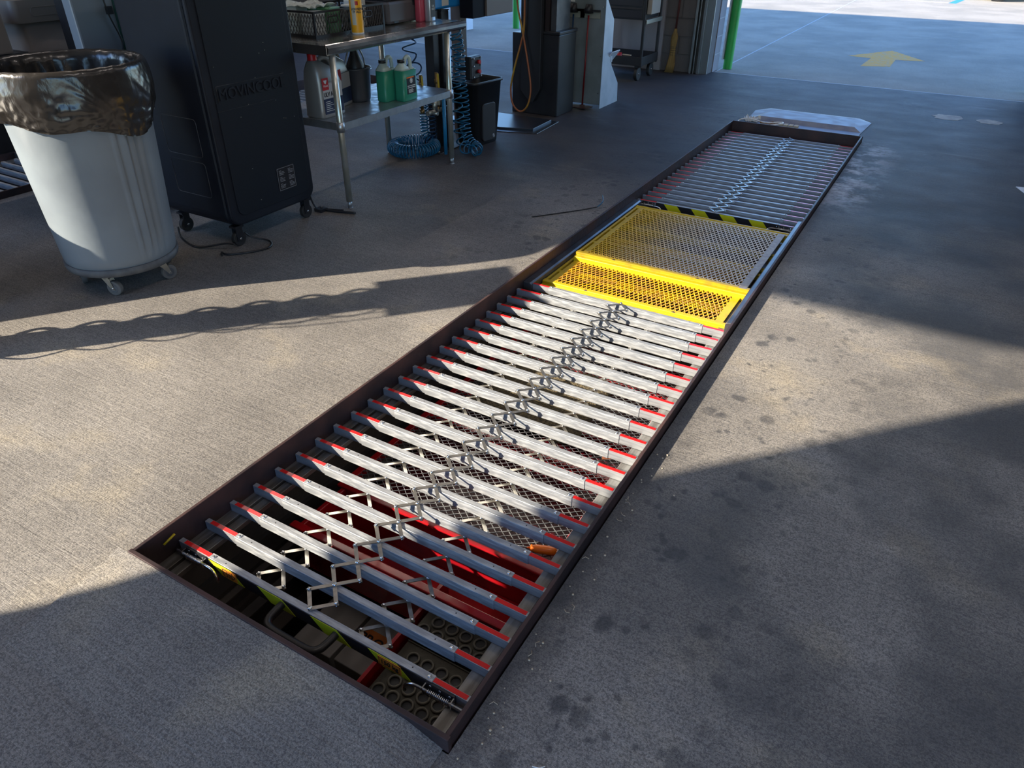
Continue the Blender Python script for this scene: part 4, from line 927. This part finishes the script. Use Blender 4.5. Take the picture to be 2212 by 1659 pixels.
coil('right strand of the coiled blue hose bundle ending in a floor loop', [(-1.72, 4.26, .84), (-1.70, 4.28, .66), (-1.68, 4.25, .50), (-1.66, 4.25, .38), (-1.65, 4.25, .22), (-1.63, 4.23, .10), (-1.58, 4.21, .03), (-1.51, 4.19, F+.05), (-1.46, 4.13, F+.05), (-1.47, 4.07, F+.05)], .042, 30, .0056, 'hose')
t = thing('control_box', 'small black control box with red knobs behind the coiled hoses', 'control box', (-1.66, 4.40, .47)); build('case', MB().box(-.03, .03, -.07, .08, 0, .17), 'black', t, bevel=.01)
g = MB()
for z_ in (.055, .125): g.cyl((.03, .035, z_), (.05, .035, z_), .015, n=14)
build('knob', g, 'redcap', t); g = MB()
for z_ in (.02, .10, .155):
    for y in (-.03, .07): g.cyl((.03, y, z_), (.038, y, z_), .006, n=8)
build('screw', g, 'bolt', t)
build('mounting_arm', MB().box(-.12, -.03, -.03, .03, .05, .10), 'blackm', t)
# slim black bins
def bin_(label, loc, rz, h_=.50):
    t = thing('waste_bin', label, 'bin', loc, rz); mb = MB()
    mb.loft([(0, 0, 0, .20, .27, .03), (.01, 0, 0, .21, .28, .03), (h_-.02, 0, 0, .26, .36, .04), (h_-.018, 0, 0, .285, .385, .045), (h_, 0, 0, .285, .385, .045), (h_, 0, 0, .265, .365, .04), (h_-.02, 0, 0, .25, .35, .04), (.03, 0, 0, .19, .26, .03)], 0, smooth=True)
    build('bin_body', mb, 'black', t)
    g = MB(); g.prism(rrect(-.085, .085, .03, h_*.66, .03, 4), 0, .10, .128); build('recess_panel', g, mat('bin_panel', (.022, .021, .023), .5), t, bevel=.006)
    g = MB()
    for i in range(4):
        for j in range(4):
            if (i*3+j*5) % 4: g.box(.1282, .1288, .045+i*.006, .049+i*.006, .05+j*.007, .055+j*.007)
    build('recycling_mark', g, 'offwhite', t)
bin_('slim black waste bin between the coiled hoses and the lift post', (-1.69, 4.50, F), -.12)

# ================================================================ lift post group
t = thing('floor_ramp_plate', 'dark rubber edged steel plate on the floor before the lift post', 'plate', (0, 0, F))
mb = MB(); a = [(-2.35, 4.90), (-1.70, 4.88), (-1.38, 4.98), (-1.42, 5.48), (-2.35, 5.48)]
mb.prism([( -2.35, 4.96), (-1.74, 4.95), (-1.46, 5.05), (-1.48, 5.44), (-2.35, 5.44)], 2, .0, .022); mb.prism(a, 2, 0, .006)
build('plate', mb, mat('blue_black_plate', (.045, .052, .065), .32, .6), t, bevel=.006)
t = thing('lift_column', 'tall dark lift column with chamfered shroud and side cabinet', 'lift', (0, 0, F))
build('rear_box', MB().box(-2.02, -1.53, 5.64, 5.99, 0, .705), 'blackm', t, bevel=.006)
build('box_lid', MB().box(-1.745, -1.522, 5.632, 6.0, .706, .735), 'blackm', t, bevel=.006, label='dusty lid of the side cabinet')
g = MB(); g.prism([(-1.90, .22), (-1.80, .12), (-1.76, .12), (-1.69, .24), (-1.69, 2.6), (-1.90, 2.6)], 1, 5.585, 5.639); build('shroud', g, mat('column_grey', (.030, .032, .038), .42, .3), t, bevel=.004)
build('upper_column', MB().box(-1.90, -1.70, 5.645, 5.80, .706, 2.6), 'blackm', t); build('cable_channel', MB().box(-1.685, -1.640, 5.65, 5.86, .736, 2.6), mat('dark_brown_channel', (.03, .02, .022), .5), t); build('channel_side', MB().box(-1.63, -1.575, 5.66, 5.93, .736, 2.6), 'rail', t)
mb = MB(); mb.tube(smoothpath([(-1.905, 5.545, 1.3), (-1.915, 5.54, .94), (-1.865, 5.54, .72), (-1.84, 5.54, .62), (-1.785, 5.53, .40), (-1.75, 5.52, .20), (-1.78, 5.51, .05), (-1.86, 5.51, -.005), (-1.94, 5.51, .06), (-1.965, 5.52, .20), (-1.93, 5.53, .38), (-1.87, 5.545, .60), (-1.845, 5.55, .75), (-1.845, 5.55, 1.3)], 8), .0085, 10)
build('air_hose', mb, 'yhose', None, 'yellow and orange air hose looped on the lift column', 'hose')
t = thing('power_shield', 'tall grey galvanised sheet shield with white chamfered edge', 'shield', (0, 0, F))
build('front_sheet', MB().box(-2.0, -1.335, 6.20, 6.215, .03, 1.6), 'galv2', t, bevel=.002)
g = MB(); g.prism([(6.19, .0), (6.62, 0), (6.60, .18), (6.40, .38), (6.39, .78), (6.20, .98), (6.19, 1.6), (6.18, 1.6), (6.18, 0)], 0, -1.334, -1.328); build('side_sheet', g, mat('bright_zinc_sheet', (.36, .42, .50), .45, .5, mix=(.42, .48, .56), mscale=6), t)
for z_ in (.14, .48, .55, .90): build('rivet', MB().cyl((-1.36, 6.19, z_), (-1.36, 6.20, z_), .006, n=8), 'bolt', t)
g = MB(); g.box(-1.92, -1.66, 6.190, 6.198, .93, .99); build('placard', g, 'paper', t)
for k, (x, m, lab) in enumerate(((-1.495, 'red_rod', 'dark red long handled tool hanging on the grey shield'), (-1.655, 'hosed', 'dark blue long handled tool half hidden by the lift cabinet'))):
    t = thing('tool_holder', ('right', 'left')[k]+' pale bracket with black clip on the grey shield', 'holder', (x, 6.196, .80), group='tool brackets on the grey shield')
    build('bracket', MB().box(-.10, .11, -.008, 0, -.045, .015), mat('cream_bracket', (.30, .30, .25), .5), t, bevel=.002); g = MB(); g.box(-.125, -.02, -.04, -.008, .012, .03); g.box(.02, .11, -.04, -.008, .012, .03); g.cyl((0, -.035, .0), (0, -.035, .075), .045, .03, n=14); build('clip', g, 'black', t)
    g2 = thing('hanging_rod', lab, 'rod', (x, 6.13, F)); build('rod', MB().cyl((0, 0, .03), (.012, .01, .83), .0085, n=10), m, g2); 
    if k == 0: g = MB(); g.prism(rrect(-.12, .10, -.09, .06, .03, 4), 2, .012, .02); g.cyl((0, 0, .0), (0, 0, .03), .025, n=12); build('base', g, mat('rusty_base', (.045, .02, .02), .5), g2); build('gauge_stem', MB().cyl((0.012, .012, .91), (.012, .012, 1.1), .012, n=10), 'bolt', t)

# black tool cart
CX0, CX1, CY0, CY1 = -2.25, -1.52, 7.72, 8.24
t = thing('tool_cart', 'black steel tool cart with drawers by the rear wall', 'tool cart', (0, 0, F))
for x in (CX0, CX1-.03):
    for y in (CY0, CY1-.03): build('upright', MB().box(x, x+.03, y, y+.03, .15, 1.05), 'blackm', t, bevel=.003)
build('drawer_unit', MB().box(CX0+.031, CX1-.031, CY0+.005, CY1-.031, .64, 1.05), 'blackm', t, bevel=.004)
for z_ in (.655, .775, .895):
    d = build('drawer', MB().box(CX0+.04, CX1-.04, CY0-.004, CY0+.004, z_, z_+.105), mat('drawer_black', (.02, .018, .026), .3), t, bevel=.003); build('drawer_pull', MB().box(CX0+.06, CX1-.06, CY0-.014, CY0-.0045, z_+.085, z_+.100), 'blackm', d, bevel=.003)
build('side_handle', MB().box(CX1+.002, CX1+.022, CY0+.02, CY1-.02, .60, .645), 'zinc', t, bevel=.004); build('side_tray', MB().box(CX1+.002, CX1+.055, CY0+.03, CY0+.30, .70, .95), mat('cream_side_tray', (.34, .29, .24), .5), t, bevel=.004)
g = MB(); g.box(CX0, CX1, CY0, CY1, .165, .175); g.box(CX1-.008, CX1+.004, CY0, CY1, .165, .26); g.box(CX0, CX1, CY0-.004, CY0+.006, .165, .26); g.box(CX0, CX1, CY1-.006, CY1, .165, .26); build('bottom_tray', g, 'blackm', t, bevel=.003)
for x, y in ((CX1-.06, CY0+.06), (CX1-.06, CY1-.06), (CX0+.06, CY0+.06), (CX0+.06, CY1-.06)):
    cs = build('caster', MB().box(x-.03, x+.03, y-.03, y+.03, .14, .165), 'blackm', t); build('wheel', MB().cyl((x-.02, y, .072), (x+.02, y, .072), .072, n=28), 'tyre', cs, bevel=.006); build('axle', MB().cyl((x-.026, y, .072), (x+.026, y, .072), .012, n=8), 'bolt', cs)
build('spray_bottle', MB().cyl((-1.83, 7.80, F+.175), (-1.83, 7.80, F+.28), .03, n=14), 'redcap', None, 'red container in the bottom tray of the black cart', 'container')
build('paint_brush', MB().bar((-1.77, 7.76, F+.27), (-1.66, 7.74, F+.27), .02, .01), 'ltan', None, 'pale brush lying on the edge of the cart bottom tray', 'brush')
t = thing('clipboard', 'blue white clipboard leaning out behind the grey shield', 'clipboard', (-1.30, 6.43, .36)); build('board', MB().prism([(-.10, -.02), (.0, .10), (.006, .095), (-.09, -.03)], 1, -.09, .09), 'offwhite', t); build('clip', MB().box(-.055, -.025, -.06, -.02, .0, .05), 'bolt', t)
# broom
t = thing('straw_broom', 'straw broom with long reddish handle leaning on the block wall', 'broom', (-1.425, 8.50, F))
mb = MB(); mb.loft([(0, -.02, 0, .115, .045, .02), (.10, -.005, 0, .10, .042, .02), (.20, .0, .0, .07, .04, .019), (.28, .0, 0, .066, .04, .018), (.35, .002, 0, .082, .045, .02), (.41, .004, 0, .078, .044, .02), (.45, .006, 0, .045, .035, .016), (.49, .007, .0, .036, .032, .015)], 0); build('bristles', mb, 'straw', t)
g = MB()
for z_ in (.20, .225, .25, .275, .29): g.tube([(.036*math.cos(a*PI/8)*(1 if z_ < .29 else 1.05), .0215*math.sin(a*PI/8), z_) for a in range(16)], .0022, 5, closed=True)
build('binding', g, 'blackv', t); build('handle', MB().cyl((.007, 0, .49), (.02, .05, 1.35), .0125, n=12), 'wood', t)
# bollards
def bollard(label, x, y, white=True):
    t = thing('bollard', label, 'bollard', (x, y, F-.012)); build('pipe', MB().lathe([(.055, 0), (.055, 1.15), (.045, 1.19), (.0001, 1.20)], n=32), 'green', t)
    if white: build('guard_plate', MB().box(-.075, -.056, -.06, .05, .11, 1.1), 'offwhite', t, bevel=.003, label='pale guard plate')
bollard('green pipe bollard with pale guard plate beside the rear door jamb', -1.0+.085, 9.20); bollard('green pipe bollard at the right picture edge outside the rear door', 2.42, 9.45, False)
bollard('green bollard seen far off below the table top, outside the next bay', -5.2, 11.2, False)
t = thing('kerb_box', 'pale blue box outside the next bay, below the table top', 'box', (-5.9, 10.6, F-.012)); build('body', MB().box(-.14, .14, -.1, .1, 0, .25), 'offwhite', t, bevel=.006)
# painted arrow and markings
mb = MB(); z = F-.0108
mb.prism([(.52, 10.35), (.86, 10.50), (.86, 11.12), (1.22, 11.22), (.72, 12.0), (.24, 11.16), (.55, 11.10)], 2, F-.012, z); build('painted_arrow', mb, 'paintarrow', None, 'worn yellow arrow painted on the outdoor pavement', 'road marking')
mb = MB()
for (a, b) in (((-.36, 20.7), (-.36, 25)), ((1.05, 20.5), (1.55, 25))): mb.bar((a[0], a[1], F-.0112), (b[0], b[1], F-.0112), .16, .0014)
mb.bar((-.36, 20.75), (1.05, 20.5), .02, .0014) if False else None
build('bay_marking', mb, 'bluepaint', None, 'blue parking bay lines painted on the far sunlit pavement', 'road marking')
mb = MB(); mb.bar((-.25, 20.85, F-.0112), (1.0, 20.55, F-.0112), .06, .0014); build('bay_marking', mb, 'whitepaint', None, 'faded white line closing the blue parking bay', 'road marking')
# parked car: only its tyres and sill reach into the frame
t = thing('parked_car', 'parked car of which only tyres and sill show at the top right edge', 'car', (2.05, 21.6, F-.012))
build('body', MB().prism([(-.75, .34), (3.6, .34), (3.75, .7), (3.4, .95), (2.6, 1.05), (1.9, 1.5), (.6, 1.52), (-.2, 1.0), (-.85, .8)], 1, .02, 1.7), mat('white_car_paint', (.5, .5, .5), .25), t, bevel=.05, seg=3)
for x in (-.12, 2.75):
    for y in (.0, 1.55): wv = build('tyre', MB().cyl((x, y, .33), (x, y+.2, .33), .33, n=36), 'tyre', t, bevel=.03); build('hub', MB().cyl((x, y-.005, .33), (x, y+.205, .33), .2, n=20), 'zinc', wv)

# ================================================================ things behind the trash can
t = thing('storage_tote', 'taupe plastic tote with ribbed lid behind the trash can', 'tote', (-3.28, 1.98, .42))
mb = MB(); mb.loft([(.0, 0, 0, .30, .25, .03), (.62, 0, 0, .34, .29, .03)], 0); build('tub', mb, 'tote', t); g = MB(); g.loft([(.60, 0, 0, .40, .38, .04), (.72, 0, 0, .40, .38, .04)], 0); g.tube([(.205, p[0], p[1]) for p in rrect(-.09, .14, .635, .68, .02, 4)], .003, 5, closed=True); build('lid', g, 'tote', t, bevel=.01)
t = thing('storage_tote', 'taupe box hanging at the top left corner of the picture', 'tote', (-3.05, 1.49, .905)); build('tub', MB().box(-.18, .18, -.30, .13, 0, .22), mat('warm_taupe', (.17, .145, .13), .55), t, bevel=.01)
t = thing('tote_stand', 'dark low stand carrying the taupe totes', 'stand', (-3.28, 1.82, F)); build('deck', MB().box(-.25, .30, -.50, .38, .43, .462), 'blackm', t)
build('pedestal', MB().box(-.02, .22, .02, .30, 0, .43), 'blackm', t)
build('riser', MB().box(.05, .40, -.48, -.12, .463, .948), 'blackm', t)
t = thing('recovery_machine', 'tall pale grey machine with dark green strip, behind the black cooler', 'machine', (-2.66, 2.02, F))
build('cabinet', MB().box(.04, .12, -.20, .18, .08, 1.45), mat('pale_blue_grey_panel', (.20, .235, .275), .4), t, bevel=.01); build('green_strip', MB().box(.121, .126, .04, .11, .4, 1.42), 'dkgreen', t); build('base', MB().box(-.27, .14, -.22, .20, 0, .08), 'blackm', t); build('rear_body', MB().box(-.20, .036, -.10, .17, .08, 1.40), 'blackm', t)
g = MB(); g.tube(smoothpath([(.13, -.02, 1.35), (.135, -.01, 1.15), (.135, .03, 1.0), (.135, .02, .93), (.14, .07, .92)], 6), .005, 6); g.box(.127, .15, -.015, .015, 1.13, 1.17); build('cable', g, 'black', t)
t = thing('drip_pan', 'round bright metal pan on the floor at the far end of the next pit', 'pan', (-4.62, 6.43, F)); build('pan', MB().lathe([(.001, .004), (.10, .004), (.13, .05), (.135, .052), (.128, .058), (.1, .012), (.001, .012)], n=28), 'stainless', t)

# floor details
for k, (x, y, s_, sd_) in enumerate(((1.70, 7.62, .13, 1), (2.05, 7.62, .11, 4))):
    pts = [(x+s_*(1+.35*noise.noise(Vector((math.cos(a)*2, math.sin(a)*2, sd_))))*math.cos(a), y+s_*.9*(1+.35*noise.noise(Vector((math.cos(a)*2, math.sin(a)*2, sd_))))*math.sin(a)) for a in [i*PI/14 for i in range(28)]]
    build('floor_patch', MB().prism(pts, 2, F, F+.0015), 'patch', None, ('left', 'right')[k]+' pale filler patch on the floor inside the rear door', 'patch', 'filler patches on the floor')
build('mat_corner', MB().prism([(2.255, 5.46), (2.9, 5.60), (2.9, 5.1), (2.36, 5.18)], 2, F, F+.006), 'offwhite', None, 'pale blue mat corner at the right picture edge', 'mat', bevel=.002)
mb = MB(); mb.tube(smoothpath([(-.405, 3.13, F+.004), (-.29, 3.28, F+.004), (-.18, 3.42, F+.006), (-.12, 3.50, F+.01)], 6), .0035, 6); mb.tube(smoothpath([(-.12, 3.50, F+.01), (-.11, 3.56, F+.03), (-.14, 3.62, F+.05)], 6), .0035, 6, mi=1)
build('zip_tie', mb, ['black', 'hose'], None, 'thin black cable end lying left of the yellow grates', 'cable')
o = build('leaf', MB().add([(0, 0, 0), (.018, .004, .004), (.022, .012, .002), (.004, .010, .006)], [(0, 1, 2, 3)]), 'ltan', None, 'tiny dry leaf scrap on the floor left of the pit mouth', 'leaf', loc=(.13, -.115, F+.003))
o.modifiers.new('t', 'SOLIDIFY').thickness = .001
rs = random.Random(11); mb = MB()
for k in range(70):
    if k < 42: x, y = 1.135+abs(rs.gauss(0, .04)), rs.uniform(-.05, 1.3)
    else: x, y = rs.uniform(.1, 1.0), -.02-abs(rs.gauss(0, .06))
    r_ = rs.uniform(.0015, .004); mb.lathe([(.0001, 0), (r_, r_*.3), (r_*.8, r_*.9), (.0001, r_)], (x, y, F), 6)
for k in range(9):
    x, y = 1.14+abs(rs.gauss(0, .02)), rs.uniform(0, 1.1); a = rs.uniform(0, 6.28); mb.tube([(x, y, F+.002), (x+.012*math.cos(a), y+.012*math.sin(a), F+.004), (x+.02*math.cos(a+.5), y+.02*math.sin(a+.5), F+.002)], .0009, 4)
build('grit', mb, 'ltan', None, 'pale grit and straw scattered along the near pit rim', 'grit', kind='stuff')
for k, (p, q) in enumerate((((1.30, .06), (1.325, .075)), ((.70, -.045), (.703, -.035)))):
    build('debris', MB().tube([(p[0], p[1], F+.003), ((p[0]+q[0])/2+.004, (p[1]+q[1])/2-.003, F+.004), (q[0], q[1], F+.003)], .0012, 5), 'white' if k == 0 else 'yellowb', None, ('white curled strip on the floor right of the pit corner', 'tiny yellow crumb on the floor in front of the pit rim')[k], 'debris')
build('marker_pen', MB().cyl((.012, .085, -.045), (.017, .125, -.030), .0035, n=8), 'yellow', None, 'small yellow chip stuck inside the left front rim corner', 'chip')

# ================================================================ equipment left of the frame (casts the low shadows)
def shadow_base(p, z):   # point whose shadow from height z falls at p
    return Vector((p[0], p[1], 0)) - SUNH*((z-F)/TANE)
a = shadow_base((-1.30, 1.40), .55); b = shadow_base((-1.86, .62), .55); d = (b-a).normalized(); nrm = Vector((-d.y, d.x, 0))
if nrm.x > 0: nrm = -nrm
t = thing('tool_bench', 'low black tool bench standing outside the picture on the left', 'bench', (0, 0, F))
mb = MB(); L0, L1 = a, a+d*1.5; q = [L0, L1, L1+nrm*.45, L0+nrm*.45]; mb.prism([(v.x, v.y) for v in q], 2, .12, .55-F); build('body', mb, 'blackm', t)
for v in q: c_ = (v+(q[0]+q[2])/2*.12-v*.12); build('leg', MB().cyl((c_.x, c_.y, 0), (c_.x, c_.y, .12), .03, n=10), 'tyre', t)
# hose reel post
B = Vector((-1.95, .14, 0)); t = thing('hose_stand', 'black hose stand with hanging coiled hoses left of the picture', 'stand', (B.x, B.y, F)); 
P_ = Vector((SUNH.y, -SUNH.x, 0)); 
def perp_box(c, hw, th, z0, z1):
    m_ = frame(c, P_, Vector((0, 0, 1))); mb = MB(); mb.box(-hw, hw, z0, z1, -th, th); return mb.xf(m_)
build('base', MB().lathe([(.001, 0), (.20, 0), (.20, .07), (.17, .12), (.001, .12)], n=30), 'blackm', t)
build('column', perp_box(Vector((0, 0, 0)), .105, .05, .08, 1.18), 'blackm', t)
build('head_box', perp_box(Vector((0, 0, 0)), .20, .06, 1.14, 1.46), 'blackm', t)
g = MB()
for k in range(7): z_ = .12+k*.14; c = P_*.105; g.tube(smoothpath([c+Vector((0, 0, z_)), c+P_*.045+Vector((0, 0, z_+.07)), c+Vector((0, 0, z_+.15))], 6), .006, 6)
for k in range(8): z_ = .15+k*.125; c = -P_*.106; g.tube(smoothpath([c+Vector((0, 0, z_)), c-P_*.03+Vector((0, 0, z_+.04)), c+Vector((0, 0, z_+.08))], 6), .012, 6)
for e in (.15, .20): g.tube(smoothpath([P_*.11+Vector((0, 0, .70)), P_*(e-.01)+Vector((0, 0, .95)), P_*e+Vector((0, 0, 1.3))], 6), .005, 6)
build('hanging_hose', g, 'hose', t)
